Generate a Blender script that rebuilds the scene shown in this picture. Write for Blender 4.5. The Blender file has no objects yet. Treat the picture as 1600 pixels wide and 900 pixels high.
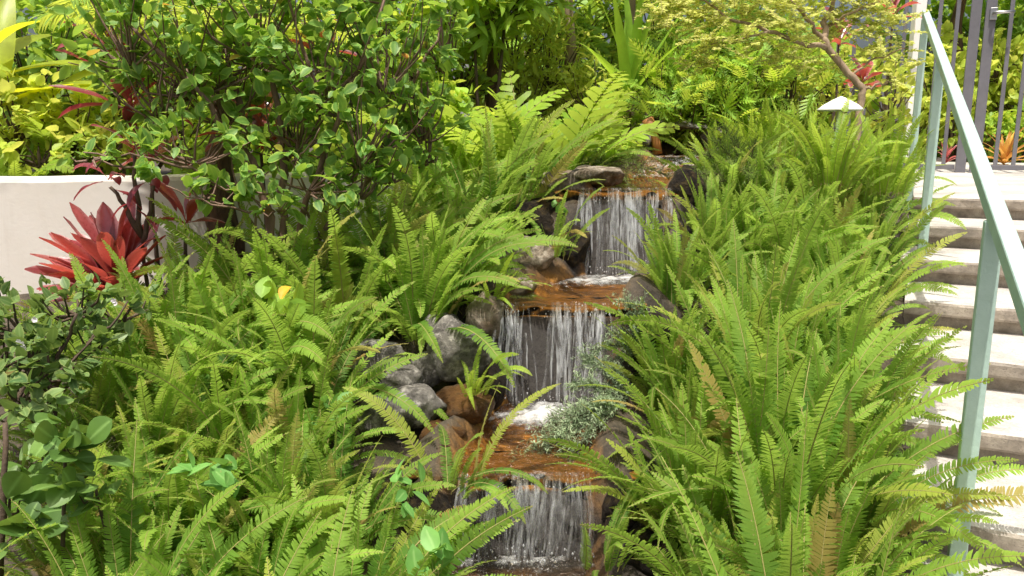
import bpy, math, random
import numpy as np
from mathutils import Vector, Matrix, noise as mnoise

SEED = 7
rng = np.random.default_rng(SEED)
random.seed(SEED)
SC = bpy.context.scene
COL = SC.collection
R = math.radians

# ------------------------------------------------------------------ camera numbers
EZ = 1.66            # eye height above the foot of the stairs
PITCH = 0.186        # camera looks down by this angle
FPX = 1250.0         # focal length in pixels of a 1600 wide picture
CP, SP = math.cos(PITCH), math.sin(PITCH)


def ray(px, py):
    a = (px - 800) / FPX
    u = (450 - py) / FPX
    return np.array([a, CP + u * SP, -SP + u * CP])


def at(px, py, Y):
    d = ray(px, py)
    return np.array([0, 0, EZ]) + d * (Y / d[1])


# ------------------------------------------------------------------ tagging
def tag(o, label=None, cat=None, group=None, kind=None):
    if label: o['label'] = label
    if cat: o['category'] = cat
    if group: o['group'] = group
    if kind: o['kind'] = kind
    return o


def empty(name, loc, label, cat, group=None, rz=0.0):
    o = bpy.data.objects.new(name, None)
    COL.objects.link(o)
    o.empty_display_size = 0.1
    o.location = [float(v) for v in loc]
    o.rotation_euler = (0, 0, rz)
    return tag(o, label, cat, group)


# ------------------------------------------------------------------ mesh collector
class MB:
    def __init__(self):
        self.v = []; self.c = []; self.f = []; self.n = 0

    def add(self, verts, faces, col=None, mat=0):
        """faces: list of (M,K) int arrays or list of tuples"""
        verts = np.asarray(verts, float).reshape(-1, 3)
        if col is None:
            col = np.zeros((len(verts), 3)); col[:, 0] = 0.5
        col = np.asarray(col, float)
        if col.ndim == 1: col = np.tile(col, (len(verts), 1))
        groups = {}
        if len(faces) and isinstance(faces[0], np.ndarray):
            for g in faces:
                self.f.append((g + self.n, mat))
        else:
            for fc in faces: groups.setdefault(len(fc), []).append(fc)
            for k, g in groups.items():
                self.f.append((np.array(g, int) + self.n, mat))
        self.v.append(verts); self.c.append(col); self.n += len(verts)

    def inst(self, T, X, Y, Z, P, S, rnd, mat=0):
        """template T=(V,F list of arrays, edge, tt); X,Y,Z axes (N,3); P (N,3); S (N,) or (N,3)"""
        V, F, ed, tt = T
        N = len(P)
        S = np.asarray(S, float)
        if S.ndim == 1: S = np.stack([S, S, S], 1)
        loc = V[None, :, :] * S[:, None, :]
        W = (loc[:, :, 0:1] * X[:, None, :] + loc[:, :, 1:2] * Y[:, None, :] + loc[:, :, 2:3] * Z[:, None, :]) + P[:, None, :]
        nv = len(V)
        col = np.zeros((N, nv, 3))
        col[:, :, 0] = np.asarray(rnd)[:, None]; col[:, :, 1] = ed[None, :]; col[:, :, 2] = tt[None, :]
        off = (np.arange(N) * nv)[:, None, None]
        for g in F:
            self.f.append(((g[None] + off).reshape(-1, g.shape[1]) + self.n, mat))
        self.v.append(W.reshape(-1, 3)); self.c.append(col.reshape(-1, 3)); self.n += N * nv

    def tube(self, pts, rad, n=6, col=(0.5, 0, 0), mat=0, cap=True):
        pts = np.asarray(pts, float)
        m = len(pts)
        rad = np.broadcast_to(np.asarray(rad, float), (m,))
        V = []
        up = np.array([0.0, 0.0, 1.0])
        prev = None
        for i in range(m):
            t = pts[min(i + 1, m - 1)] - pts[max(i - 1, 0)]
            t = t / (np.linalg.norm(t) + 1e-9)
            if prev is None:
                a = np.cross(t, up)
                if np.linalg.norm(a) < .1: a = np.cross(t, [1.0, 0, 0])
            else:
                a = prev - t * np.dot(prev, t)
            a /= np.linalg.norm(a) + 1e-9
            prev = a
            b = np.cross(t, a)
            for k in range(n):
                an = 2 * math.pi * k / n
                V.append(pts[i] + rad[i] * (math.cos(an) * a + math.sin(an) * b))
        F = []
        for i in range(m - 1):
            for k in range(n):
                k2 = (k + 1) % n
                F.append((i * n + k, i * n + k2, (i + 1) * n + k2, (i + 1) * n + k))
        if cap:
            F.append(tuple(range(n - 1, -1, -1)))
            F.append(tuple((m - 1) * n + k for k in range(n)))
        self.add(V, F, col, mat)

    def mesh(self, name, mats, smooth=True):
        v = np.concatenate(self.v); c = np.concatenate(self.c)
        me = bpy.data.meshes.new(name)
        loops, tot, mi = [], [], []
        for g, m in self.f:
            loops.append(g.reshape(-1)); tot.append(np.full(len(g), g.shape[1])); mi.append(np.full(len(g), m))
        loops = np.concatenate(loops).astype(np.int32); tot = np.concatenate(tot).astype(np.int32); mi = np.concatenate(mi).astype(np.int32)
        start = np.concatenate([[0], np.cumsum(tot)[:-1]]).astype(np.int32)
        me.vertices.add(len(v)); me.vertices.foreach_set('co', v.astype(np.float32).ravel())
        me.loops.add(len(loops)); me.loops.foreach_set('vertex_index', loops)
        me.polygons.add(len(tot)); me.polygons.foreach_set('loop_start', start); me.polygons.foreach_set('loop_total', tot)
        me.polygons.foreach_set('material_index', mi)
        me.polygons.foreach_set('use_smooth', np.full(len(tot), smooth))
        a = me.attributes.new('col', 'FLOAT_COLOR', 'POINT')
        a.data.foreach_set('color', np.concatenate([c, np.ones((len(c), 1))], 1).astype(np.float32).ravel())
        for m in (mats if isinstance(mats, (list, tuple)) else [mats]): me.materials.append(m)
        me.update(); me.validate()
        return me

    def build(self, name, mats, parent=None, smooth=True, origin=None):
        if origin is not None:
            o_ = np.asarray(origin, float)
            self.v = [vv - o_ for vv in self.v]
        me = self.mesh(name, mats, smooth)
        o = bpy.data.objects.new(name, me)
        COL.objects.link(o)
        if parent is not None: o.parent = parent
        elif origin is not None: o.location = [float(q) for q in origin]
        return o


def box_vf(c, h, ax=None):
    """box centre c, half sizes h, axes rows"""
    c = np.asarray(c, float); h = np.asarray(h, float)
    A = np.eye(3) if ax is None else np.asarray(ax, float)
    V = []
    for sx in (-1, 1):
        for sy in (-1, 1):
            for sz in (-1, 1):
                V.append(c + A[0] * h[0] * sx + A[1] * h[1] * sy + A[2] * h[2] * sz)
    F = [(0, 1, 3, 2), (4, 6, 7, 5), (0, 4, 5, 1), (2, 3, 7, 6), (0, 2, 6, 4), (1, 5, 7, 3)]
    return V, F


def bevel(o, w, seg=2):
    m = o.modifiers.new('bevel', 'BEVEL'); m.width = w; m.segments = seg; m.limit_method = 'ANGLE'
    return o


def norm(a):
    return a / (np.linalg.norm(a, axis=-1, keepdims=True) + 1e-9)


# ------------------------------------------------------------------ materials
def new_mat(name):
    m = bpy.data.materials.new(name); m.use_nodes = True
    nt = m.node_tree; nt.nodes.clear()
    out = nt.nodes.new('ShaderNodeOutputMaterial')
    return m, nt, out


def N(nt, t, **kw):
    n = nt.nodes.new(t)
    for k, v in kw.items():
        if k.startswith('i_'): n.inputs[k[2:].replace('_', ' ')].default_value = v
        else: setattr(n, k, v)
    return n


def rgba(c): return (c[0], c[1], c[2], 1.0)


def mixc(nt, fac, a, b, mode='MIX'):
    n = nt.nodes.new('ShaderNodeMix'); n.data_type = 'RGBA'; n.blend_type = mode
    for s, val in ((n.inputs[0], fac), (n.inputs[6], a), (n.inputs[7], b)):
        if isinstance(val, bpy.types.NodeSocket): nt.links.new(val, s)
        else: s.default_value = rgba(val) if isinstance(val, (tuple, list)) else val
    return n.outputs[2]


def ramp(nt, fac, stops):
    n = nt.nodes.new('ShaderNodeValToRGB')
    cr = n.color_ramp
    while len(cr.elements) > len(stops): cr.elements.remove(cr.elements[-1])
    while len(cr.elements) < len(stops): cr.elements.new(0.5)
    for e, (p, c) in zip(cr.elements, stops):
        e.position = p; e.color = rgba(c) if isinstance(c, (tuple, list)) else (c, c, c, 1)
    nt.links.new(fac, n.inputs[0])
    return n.outputs[0]


def noise_out(nt, scale, detail=3, vec=None, rough=0.6):
    n = N(nt, 'ShaderNodeTexNoise'); n.inputs['Scale'].default_value = scale; n.inputs['Detail'].default_value = detail
    n.inputs['Roughness'].default_value = rough
    if vec is not None: nt.links.new(vec, n.inputs['Vector'])
    return n.outputs['Fac']


def leaf_mat(name, dark, light, trans, edge=None, rough=0.38, tw=0.42, odd=None, use_obj=False, spec=0.3, midrib=None, gain=1.7, root=None):
    g = lambda c, k: tuple(min(.9, q * k) for q in c)
    dark, light, trans = g(dark, gain), g(light, gain), g(trans, 1 + (gain - 1) * .45)
    if edge: edge = g(edge, gain)
    if midrib: midrib = g(midrib, gain)
    m, nt, out = new_mat(name)
    at_ = N(nt, 'ShaderNodeAttribute', attribute_name='col')
    sep = N(nt, 'ShaderNodeSeparateColor'); nt.links.new(at_.outputs['Color'], sep.inputs[0])
    r = sep.outputs[0]; ed = sep.outputs[1]; tt = sep.outputs[2]
    geo = N(nt, 'ShaderNodeTexCoord')
    if use_obj:
        oi = N(nt, 'ShaderNodeObjectInfo'); r = oi.outputs['Random']
    nz = noise_out(nt, 9.0, 3, geo.outputs['Object'])
    base = mixc(nt, r, dark, light)
    base = mixc(nt, 0.55, base, ramp(nt, nz, [(0.3, (0.25, 0.25, 0.25)), (0.7, (1.35, 1.3, 1.2))]), 'MULTIPLY')
    tr = mixc(nt, r, tuple(0.72 * q for q in trans), trans)
    if odd:
        for lo, c in odd:
            f = ramp(nt, r, [(max(0, lo - 0.01), 0.0), (min(1, lo + 0.01), 1.0)])
            base = mixc(nt, f, base, c); tr = mixc(nt, f, tr, tuple(min(1, 1.5 * q) for q in c))
    if edge:
        ef = ramp(nt, ed, [(0.55, 0.0), (1.0, 0.75)])
        base = mixc(nt, ef, base, edge)
    if midrib:
        ef = ramp(nt, ed, [(0.0, 0.6), (0.22, 0.0)])
        base = mixc(nt, ef, base, midrib)
    if root:
        base = mixc(nt, ramp(nt, tt, [(0.12, 0.85), (0.55, 0.0)]), base, root)
        stn = N(nt, 'ShaderNodeTexNoise'); stn.inputs['Scale'].default_value = 70; stn.inputs['Detail'].default_value = 4
        nt.links.new(geo.outputs['Object'], stn.inputs['Vector'])
        base = mixc(nt, ramp(nt, stn.outputs['Fac'], [(0.52, 0.0), (0.68, 0.5)]), base, root)
    if use_obj:   # yellower toward the tip of a frond
        tf = ramp(nt, tt, [(0.55, 0.0), (1.0, 0.35)])
        base = mixc(nt, tf, base, tuple(min(1, q * k) for q, k in zip(light, (1.7, 1.25, 1.0))))
    p = N(nt, 'ShaderNodeBsdfPrincipled')
    nt.links.new(base, p.inputs['Base Color'])
    p.inputs['Roughness'].default_value = rough
    p.inputs['Specular IOR Level'].default_value = spec
    tl = N(nt, 'ShaderNodeBsdfTranslucent'); nt.links.new(tr, tl.inputs['Color'])
    mx = N(nt, 'ShaderNodeMixShader'); mx.inputs[0].default_value = tw
    nt.links.new(p.outputs[0], mx.inputs[1]); nt.links.new(tl.outputs[0], mx.inputs[2])
    nt.links.new(mx.outputs[0], out.inputs[0])
    return m


def simple_mat(name, c1, c2, scale=8.0, rough=0.6, bump=0.3, metal=0.0, detail=5, stretch=None, bscale=None, spec=0.4):
    m, nt, out = new_mat(name)
    tc = N(nt, 'ShaderNodeTexCoord')
    vec = tc.outputs['Object']
    if stretch:
        mp = N(nt, 'ShaderNodeMapping'); mp.inputs['Scale'].default_value = stretch
        nt.links.new(vec, mp.inputs[0]); vec = mp.outputs[0]
    nz = noise_out(nt, scale, detail, vec)
    base = mixc(nt, ramp(nt, nz, [(0.3, 0.0), (0.7, 1.0)]), c1, c2)
    p = N(nt, 'ShaderNodeBsdfPrincipled')
    nt.links.new(base, p.inputs['Base Color'])
    p.inputs['Roughness'].default_value = rough; p.inputs['Metallic'].default_value = metal
    p.inputs['Specular IOR Level'].default_value = spec
    if bump:
        b = N(nt, 'ShaderNodeBump'); b.inputs['Strength'].default_value = bump; b.inputs['Distance'].default_value = 0.02
        nt.links.new(noise_out(nt, bscale or scale * 4, 6, vec), b.inputs['Height']); nt.links.new(b.outputs[0], p.inputs['Normal'])
    nt.links.new(p.outputs[0], out.inputs[0])
    return m


M = {}
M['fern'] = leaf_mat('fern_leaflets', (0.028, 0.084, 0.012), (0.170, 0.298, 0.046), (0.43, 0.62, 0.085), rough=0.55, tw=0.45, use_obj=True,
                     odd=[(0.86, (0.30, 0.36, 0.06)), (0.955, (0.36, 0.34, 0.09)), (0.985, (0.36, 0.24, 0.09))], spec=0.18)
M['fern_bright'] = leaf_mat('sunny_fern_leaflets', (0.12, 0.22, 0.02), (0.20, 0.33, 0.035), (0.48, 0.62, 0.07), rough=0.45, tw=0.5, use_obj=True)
M['rachis'] = simple_mat('frond_rachis', (0.30, 0.30, 0.09), (0.36, 0.27, 0.11), 30, 0.6, 0)
M['shrub'] = leaf_mat('shrub_leaves', (0.040, 0.105, 0.026), (0.115, 0.215, 0.045), (0.34, 0.50, 0.06), edge=(0.26, 0.32, 0.07), rough=0.42, tw=0.42, gain=2.2, spec=.25,
                      odd=[(0.95, (0.48, 0.42, 0.06)), (0.975, (0.55, 0.18, 0.03))], midrib=(0.14, 0.22, 0.05))
M['hawthorn'] = leaf_mat('hawthorn_leaves', (0.05, 0.105, 0.035), (0.13, 0.20, 0.06), (0.28, 0.40, 0.08), edge=(0.20, 0.24, 0.08), rough=0.4, tw=0.3,
                         odd=[(0.95, (0.30, 0.24, 0.08))], midrib=(0.17, 0.24, 0.09))
M['clusia'] = leaf_mat('round_leaves', (0.045, 0.10, 0.024), (0.11, 0.19, 0.045), (0.26, 0.40, 0.055), rough=0.4, tw=0.3, midrib=(0.20, 0.33, 0.10))
M['vine'] = leaf_mat('vine_leaves', (0.08, 0.20, 0.05), (0.14, 0.30, 0.07), (0.28, 0.50, 0.08), rough=0.45, tw=0.35, midrib=(0.22, 0.36, 0.12))
M['lime'] = leaf_mat('lime_leaves', (0.16, 0.25, 0.03), (0.34, 0.42, 0.07), (0.66, 0.76, 0.12), rough=0.45, tw=0.5, gain=2.0)
M['tiny'] = leaf_mat('tiny_tree_leaves', (0.28, 0.35, 0.07), (0.46, 0.52, 0.15), (0.74, 0.80, 0.22), rough=0.5, tw=0.5, gain=1.9)
M['mid'] = leaf_mat('mid_green_leaves', (0.06, 0.13, 0.02), (0.16, 0.25, 0.03), (0.45, 0.58, 0.06), rough=0.45, tw=0.48, gain=2.7, midrib=(0.18, 0.3, 0.06))
M['dark'] = leaf_mat('dark_leaves', (0.04, 0.09, 0.018), (0.11, 0.18, 0.03), (0.34, 0.46, 0.05), rough=0.5, tw=0.45, gain=2.8)
M['strap'] = leaf_mat('strap_leaves', (0.10, 0.20, 0.025), (0.17, 0.28, 0.035), (0.42, 0.60, 0.05), rough=0.4, tw=0.5)
M['yellow_leaf'] = leaf_mat('yellow_green_broad_leaves', (0.16, 0.24, 0.02), (0.32, 0.38, 0.03), (0.70, 0.72, 0.03), rough=0.35, tw=0.5)
M['red'] = leaf_mat('red_cordyline_leaves', (0.09, 0.018, 0.030), (0.50, 0.15, 0.16), (0.85, 0.13, 0.09), root=(0.10, 0.018, 0.030), edge=(0.55, 0.33, 0.34), rough=0.24, tw=0.38, spec=1.0, gain=1.3)  # pinkish leaf sheen is put into the light and edge colours
M['purple'] = leaf_mat('purple_cordyline_leaves', (0.09, 0.016, 0.025), (0.18, 0.035, 0.045), (0.45, 0.06, 0.07), rough=0.3, tw=0.35, spec=0.6)
M['juniper'] = leaf_mat('juniper_needles', (0.12, 0.18, 0.10), (0.30, 0.37, 0.23), (0.30, 0.40, 0.22), rough=0.55, tw=0.3)
M['asparagus'] = leaf_mat('feathery_needles', (0.10, 0.19, 0.04), (0.22, 0.32, 0.07), (0.40, 0.52, 0.12), rough=0.5, tw=0.4)
M['dry'] = leaf_mat('dry_grass_blades', (0.20, 0.20, 0.09), (0.42, 0.40, 0.22), (0.4, 0.4, 0.2), rough=0.6, tw=0.25)
M['bromeliad'] = leaf_mat('bromeliad_leaves', (0.30, 0.14, 0.04), (0.42, 0.26, 0.06), (0.7, 0.35, 0.08), rough=0.35, tw=0.4)
M['flower'] = simple_mat('white_petals', (0.8, 0.78, 0.8), (0.75, 0.68, 0.76), 20, 0.6, 0)
M['pink'] = simple_mat('violet_petals', (0.42, 0.22, 0.5), (0.5, 0.3, 0.55), 20, 0.6, 0)
M['fallen'] = leaf_mat('fallen_leaf_orange', (0.60, 0.34, 0.03), (0.65, 0.30, 0.03), (0.7, 0.45, 0.05), rough=0.5, tw=0.3)
M['bark'] = simple_mat('grey_brown_bark', (0.14, 0.085, 0.058), (0.30, 0.20, 0.15), 14, 0.85, 0.6, stretch=(1, 1, 0.3))
M['bark_pale'] = simple_mat('tan_bark', (0.26, 0.18, 0.12), (0.42, 0.32, 0.22), 14, 0.85, 0.5, stretch=(1, 1, 0.3))
M['twig'] = simple_mat('dark_twigs', (0.06, 0.04, 0.028), (0.13, 0.09, 0.06), 20, 0.8, 0.3)
M['fibre'] = simple_mat('palm_fibre', (0.05, 0.03, 0.02), (0.19, 0.11, 0.06), 30, 0.9, 0.9, stretch=(1, 1, 0.15))
M['orange_bark'] = simple_mat('orange_sheath', (0.24, 0.095, 0.025), (0.42, 0.20, 0.06), 10, 0.6, 0.3, stretch=(1, 1, 0.3))


def stucco():
    m, nt, out = new_mat('cream_stucco')
    tc = N(nt, 'ShaderNodeTexCoord'); v = tc.outputs['Object']
    big = noise_out(nt, 1.3, 4, v); 
    base = mixc(nt, ramp(nt, big, [(0.35, 0.0), (0.7, 1.0)]), (0.80, 0.755, 0.68), (0.88, 0.85, 0.80))
    mp = N(nt, 'ShaderNodeMapping'); mp.inputs['Scale'].default_value = (7, 7, 0.7); nt.links.new(v, mp.inputs[0])
    st = noise_out(nt, 1.0, 5, mp.outputs[0])
    base = mixc(nt, ramp(nt, st, [(0.56, 0.0), (0.80, 0.5)]), base, (0.56, 0.49, 0.40))
    # grime under the coping
    sp = N(nt, 'ShaderNodeSeparateXYZ'); nt.links.new(v, sp.inputs[0])
    g = N(nt, 'ShaderNodeMapRange'); g.inputs[1].default_value = -0.10; g.inputs[2].default_value = 0.0
    nt.links.new(sp.outputs[2], g.inputs[0])
    gm = N(nt, 'ShaderNodeMath', operation='MULTIPLY'); nt.links.new(g.outputs[0], gm.inputs[0])
    nt.links.new(ramp(nt, noise_out(nt, 5, 5, v), [(0.45, 0.0), (0.7, 0.7)]), gm.inputs[1])
    base = mixc(nt, gm.outputs[0], base, (0.35, 0.31, 0.26))
    p = N(nt, 'ShaderNodeBsdfPrincipled'); nt.links.new(base, p.inputs['Base Color']); p.inputs['Roughness'].default_value = 0.85
    b = N(nt, 'ShaderNodeBump'); b.inputs['Strength'].default_value = 0.12; b.inputs['Distance'].default_value = 0.008
    nt.links.new(noise_out(nt, 40, 5, v), b.inputs['Height']); nt.links.new(b.outputs[0], p.inputs['Normal'])
    nt.links.new(p.outputs[0], out.inputs[0])
    return m


M['stucco'] = stucco()


def concrete():
    m, nt, out = new_mat('weathered_concrete')
    tc = N(nt, 'ShaderNodeTexCoord'); v = tc.outputs['Object']
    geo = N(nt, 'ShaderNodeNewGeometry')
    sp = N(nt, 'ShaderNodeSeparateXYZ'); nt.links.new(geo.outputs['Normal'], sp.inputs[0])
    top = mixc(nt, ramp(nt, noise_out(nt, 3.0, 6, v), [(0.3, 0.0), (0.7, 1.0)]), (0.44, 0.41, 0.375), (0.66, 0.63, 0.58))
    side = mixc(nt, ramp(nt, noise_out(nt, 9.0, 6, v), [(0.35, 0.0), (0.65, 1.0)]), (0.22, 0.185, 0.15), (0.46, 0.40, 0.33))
    base = mixc(nt, ramp(nt, sp.outputs[2], [(0.35, 0.0), (0.8, 1.0)]), side, top)  # treads painted paler and faces darker to imitate light from above
    sc_ = ramp(nt, noise_out(nt, 60, 3, v), [(0.35, (0.75, 0.75, 0.75)), (0.6, (1.05, 1.05, 1.05))])
    base = mixc(nt, 0.5, base, sc_, 'MULTIPLY')
    base = mixc(nt, ramp(nt, noise_out(nt, 2.2, 8, v, .75), [(0.50, 0.0), (0.66, 0.6)]), base, (0.21, 0.19, 0.165))
    base = mixc(nt, ramp(nt, noise_out(nt, 130, 2, v, .5), [(0.60, 0.0), (0.70, 0.7)]), base, (0.16, 0.14, 0.12))
    p = N(nt, 'ShaderNodeBsdfPrincipled'); nt.links.new(base, p.inputs['Base Color']); p.inputs['Roughness'].default_value = 0.85
    b = N(nt, 'ShaderNodeBump'); b.inputs['Strength'].default_value = 0.4; b.inputs['Distance'].default_value = 0.01
    nt.links.new(noise_out(nt, 45, 6, v), b.inputs['Height']); nt.links.new(b.outputs[0], p.inputs['Normal'])
    nt.links.new(p.outputs[0], out.inputs[0])
    return m


M['concrete'] = concrete()
M['rail'] = simple_mat('pale_green_paint', (0.40, 0.55, 0.49), (0.49, 0.65, 0.58), 9, 0.42, 0.15, spec=0.5, detail=10)
M['gate'] = simple_mat('grey_violet_paint', (0.13, 0.128, 0.145), (0.18, 0.176, 0.195), 6, 0.4, 0.08)
M['white_paint'] = simple_mat('white_paint', (0.80, 0.80, 0.76), (0.86, 0.86, 0.83), 6, 0.45, 0.05)
M['grey_wall'] = simple_mat('pale_grey_render', (0.30, 0.30, 0.34), (0.38, 0.38, 0.42), 3, 0.8, 0.2)
M['chrome'] = simple_mat('brushed_steel', (0.5, 0.5, 0.5), (0.6, 0.6, 0.6), 20, 0.3, 0, metal=1.0)


def rock_mat(name, c1, c2, c3, rough=0.85, stain=None, topc=None, moss=False):
    m, nt, out = new_mat(name)
    tc = N(nt, 'ShaderNodeTexCoord'); v = tc.outputs['Object']
    oi = N(nt, 'ShaderNodeObjectInfo')
    ad = N(nt, 'ShaderNodeVectorMath', operation='ADD'); nt.links.new(v, ad.inputs[0]); nt.links.new(oi.outputs['Location'], ad.inputs[1])
    v = ad.outputs[0]
    base = mixc(nt, ramp(nt, noise_out(nt, 11, 10, v, .72), [(0.36, 0.0), (0.64, 1.0)]), c1, c2)
    base = mixc(nt, ramp(nt, noise_out(nt, 22, 6, v), [(0.52, 0.0), (0.66, 0.8)]), base, c3)
    if stain:
        base = mixc(nt, ramp(nt, noise_out(nt, 3.5, 3, v), [(0.5, 0.0), (0.62, 0.85)]), base, stain)
    if topc:
        geo = N(nt, 'ShaderNodeNewGeometry')
        sp = N(nt, 'ShaderNodeSeparateXYZ'); nt.links.new(geo.outputs['Normal'], sp.inputs[0])
        base = mixc(nt, ramp(nt, sp.outputs[2], [(0.35, 0.0), (0.85, 0.95)]), base, topc)
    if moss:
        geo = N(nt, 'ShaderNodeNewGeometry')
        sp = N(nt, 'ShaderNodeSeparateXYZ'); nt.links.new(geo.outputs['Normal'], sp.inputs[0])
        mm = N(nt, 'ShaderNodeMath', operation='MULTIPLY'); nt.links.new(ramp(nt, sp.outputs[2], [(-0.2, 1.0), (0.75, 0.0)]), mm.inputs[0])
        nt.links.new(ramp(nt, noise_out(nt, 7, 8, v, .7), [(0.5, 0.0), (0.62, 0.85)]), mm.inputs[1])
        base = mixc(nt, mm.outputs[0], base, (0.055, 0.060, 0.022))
    # pits
    vo = N(nt, 'ShaderNodeTexVoronoi'); vo.inputs['Scale'].default_value = 55; nt.links.new(v, vo.inputs['Vector'])
    base = mixc(nt, 0.55, base, ramp(nt, vo.outputs['Distance'], [(0.08, (0.2, 0.2, 0.2)), (0.32, (1, 1, 1))]), 'MULTIPLY')
    p = N(nt, 'ShaderNodeBsdfPrincipled'); nt.links.new(base, p.inputs['Base Color']); p.inputs['Roughness'].default_value = rough
    p.inputs['Specular IOR Level'].default_value = 0.10 if 'wet' in name else 0.25
    b = N(nt, 'ShaderNodeBump'); b.inputs['Strength'].default_value = 1.0; b.inputs['Distance'].default_value = 0.03
    nt.links.new(noise_out(nt, 24, 10, v, 0.75), b.inputs['Height']); nt.links.new(b.outputs[0], p.inputs['Normal'])
    nt.links.new(p.outputs[0], out.inputs[0])
    return m


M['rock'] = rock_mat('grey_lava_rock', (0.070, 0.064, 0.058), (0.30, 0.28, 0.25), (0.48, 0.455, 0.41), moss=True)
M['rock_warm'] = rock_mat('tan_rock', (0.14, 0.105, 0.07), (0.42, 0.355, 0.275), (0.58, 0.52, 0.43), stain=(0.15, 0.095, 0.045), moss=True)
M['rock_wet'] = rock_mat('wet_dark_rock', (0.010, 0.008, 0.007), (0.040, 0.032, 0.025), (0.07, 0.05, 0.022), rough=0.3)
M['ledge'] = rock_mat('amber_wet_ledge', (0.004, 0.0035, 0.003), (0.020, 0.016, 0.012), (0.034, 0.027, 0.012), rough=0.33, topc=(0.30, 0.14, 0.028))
M['rock_amber'] = rock_mat('orange_stained_rock', (0.07, 0.035, 0.014), (0.20, 0.10, 0.03), (0.06, 0.045, 0.03), rough=0.35)


def soil_mat():
    m, nt, out = new_mat('soil_and_stream_bed')
    tc = N(nt, 'ShaderNodeTexCoord'); v = tc.outputs['Object']
    at_ = N(nt, 'ShaderNodeAttribute', attribute_name='col')
    sep = N(nt, 'ShaderNodeSeparateColor'); nt.links.new(at_.outputs['Color'], sep.inputs[0])
    soil = mixc(nt, ramp(nt, noise_out(nt, 14, 8, v), [(0.35, 0.0), (0.68, 1.0)]), (0.030, 0.024, 0.016), (0.11, 0.085, 0.055))
    soil = mixc(nt, ramp(nt, noise_out(nt, 60, 4, v), [(0.58, 0.0), (0.7, 0.8)]), soil, (0.14, 0.10, 0.06))
    bed = mixc(nt, ramp(nt, noise_out(nt, 9, 6, v), [(0.35, 0.0), (0.62, 1.0)]), (0.10, 0.045, 0.009), (0.54, 0.26, 0.036))
    vo = N(nt, 'ShaderNodeTexVoronoi'); vo.inputs['Scale'].default_value = 26; nt.links.new(v, vo.inputs['Vector'])
    bed = mixc(nt, 0.6, bed, ramp(nt, vo.outputs['Distance'], [(0.1, (1.15, 1.1, 1.0)), (0.6, (0.35, 0.3, 0.25))]), 'MULTIPLY')
    base = mixc(nt, sep.outputs[1], soil, bed)
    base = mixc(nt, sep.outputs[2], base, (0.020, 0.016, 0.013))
    p = N(nt, 'ShaderNodeBsdfPrincipled'); nt.links.new(base, p.inputs['Base Color']); p.inputs['Roughness'].default_value = 0.8
    b = N(nt, 'ShaderNodeBump'); b.inputs['Strength'].default_value = 0.7; b.inputs['Distance'].default_value = 0.03
    nt.links.new(noise_out(nt, 30, 8, v), b.inputs['Height']); nt.links.new(b.outputs[0], p.inputs['Normal'])
    nt.links.new(p.outputs[0], out.inputs[0])
    return m


M['soil'] = soil_mat()


def pool_mat():
    m, nt, out = new_mat('clear_amber_water')
    tc = N(nt, 'ShaderNodeTexCoord'); v = tc.outputs['Object']
    b = N(nt, 'ShaderNodeBump'); b.inputs['Strength'].default_value = 1.0; b.inputs['Distance'].default_value = 0.035
    nt.links.new(noise_out(nt, 22, 4, v, 0.6), b.inputs['Height'])
    fr = N(nt, 'ShaderNodeFresnel'); fr.inputs['IOR'].default_value = 1.33; nt.links.new(b.outputs[0], fr.inputs['Normal'])
    gl = N(nt, 'ShaderNodeBsdfGlossy'); gl.inputs['Roughness'].default_value = 0.14; nt.links.new(b.outputs[0], gl.inputs['Normal'])
    tr = N(nt, 'ShaderNodeBsdfTransparent'); tr.inputs['Color'].default_value = (0.98, 0.90, 0.74, 1)
    ad = N(nt, 'ShaderNodeMath', operation='ADD'); ad.inputs[1].default_value = 0.03; nt.links.new(fr.outputs[0], ad.inputs[0])
    mx = N(nt, 'ShaderNodeMixShader'); nt.links.new(ad.outputs[0], mx.inputs[0])
    nt.links.new(tr.outputs[0], mx.inputs[1]); nt.links.new(gl.outputs[0], mx.inputs[2])
    # broken white water, plus glitter painted as white flecks, where the attribute says
    at_ = N(nt, 'ShaderNodeAttribute', attribute_name='col')
    sep = N(nt, 'ShaderNodeSeparateColor'); nt.links.new(at_.outputs['Color'], sep.inputs[0])
    mp = N(nt, 'ShaderNodeMapping'); mp.inputs['Scale'].default_value = (1.0, 0.55, 1.0); nt.links.new(v, mp.inputs[0])
    nz = noise_out(nt, 34, 5, mp.outputs[0], 0.65)
    s = N(nt, 'ShaderNodeMath', operation='ADD'); nt.links.new(sep.outputs[1], s.inputs[0]); nt.links.new(nz, s.inputs[1])
    ff = ramp(nt, s.outputs[0], [(0.86, 0.0), (1.0, 0.55), (1.0, 0.95)])
    mr = N(nt, 'ShaderNodeMapRange'); mr.inputs[1].default_value = 0.84; mr.inputs[2].default_value = 1.45; mr.inputs[4].default_value = 0.85
    nt.links.new(s.outputs[0], mr.inputs[0])
    foam_glitter = N(nt, 'ShaderNodeBsdfPrincipled'); foam_glitter.inputs['Base Color'].default_value = (0.78, 0.79, 0.78, 1); foam_glitter.inputs['Roughness'].default_value = 0.35
    nt.links.new(b.outputs[0], foam_glitter.inputs['Normal'])
    mx2 = N(nt, 'ShaderNodeMixShader'); nt.links.new(mr.outputs[0], mx2.inputs[0])
    nt.links.new(mx.outputs[0], mx2.inputs[1]); nt.links.new(foam_glitter.outputs[0], mx2.inputs[2])
    nt.links.new(mx2.outputs[0], out.inputs[0])
    return m


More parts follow.
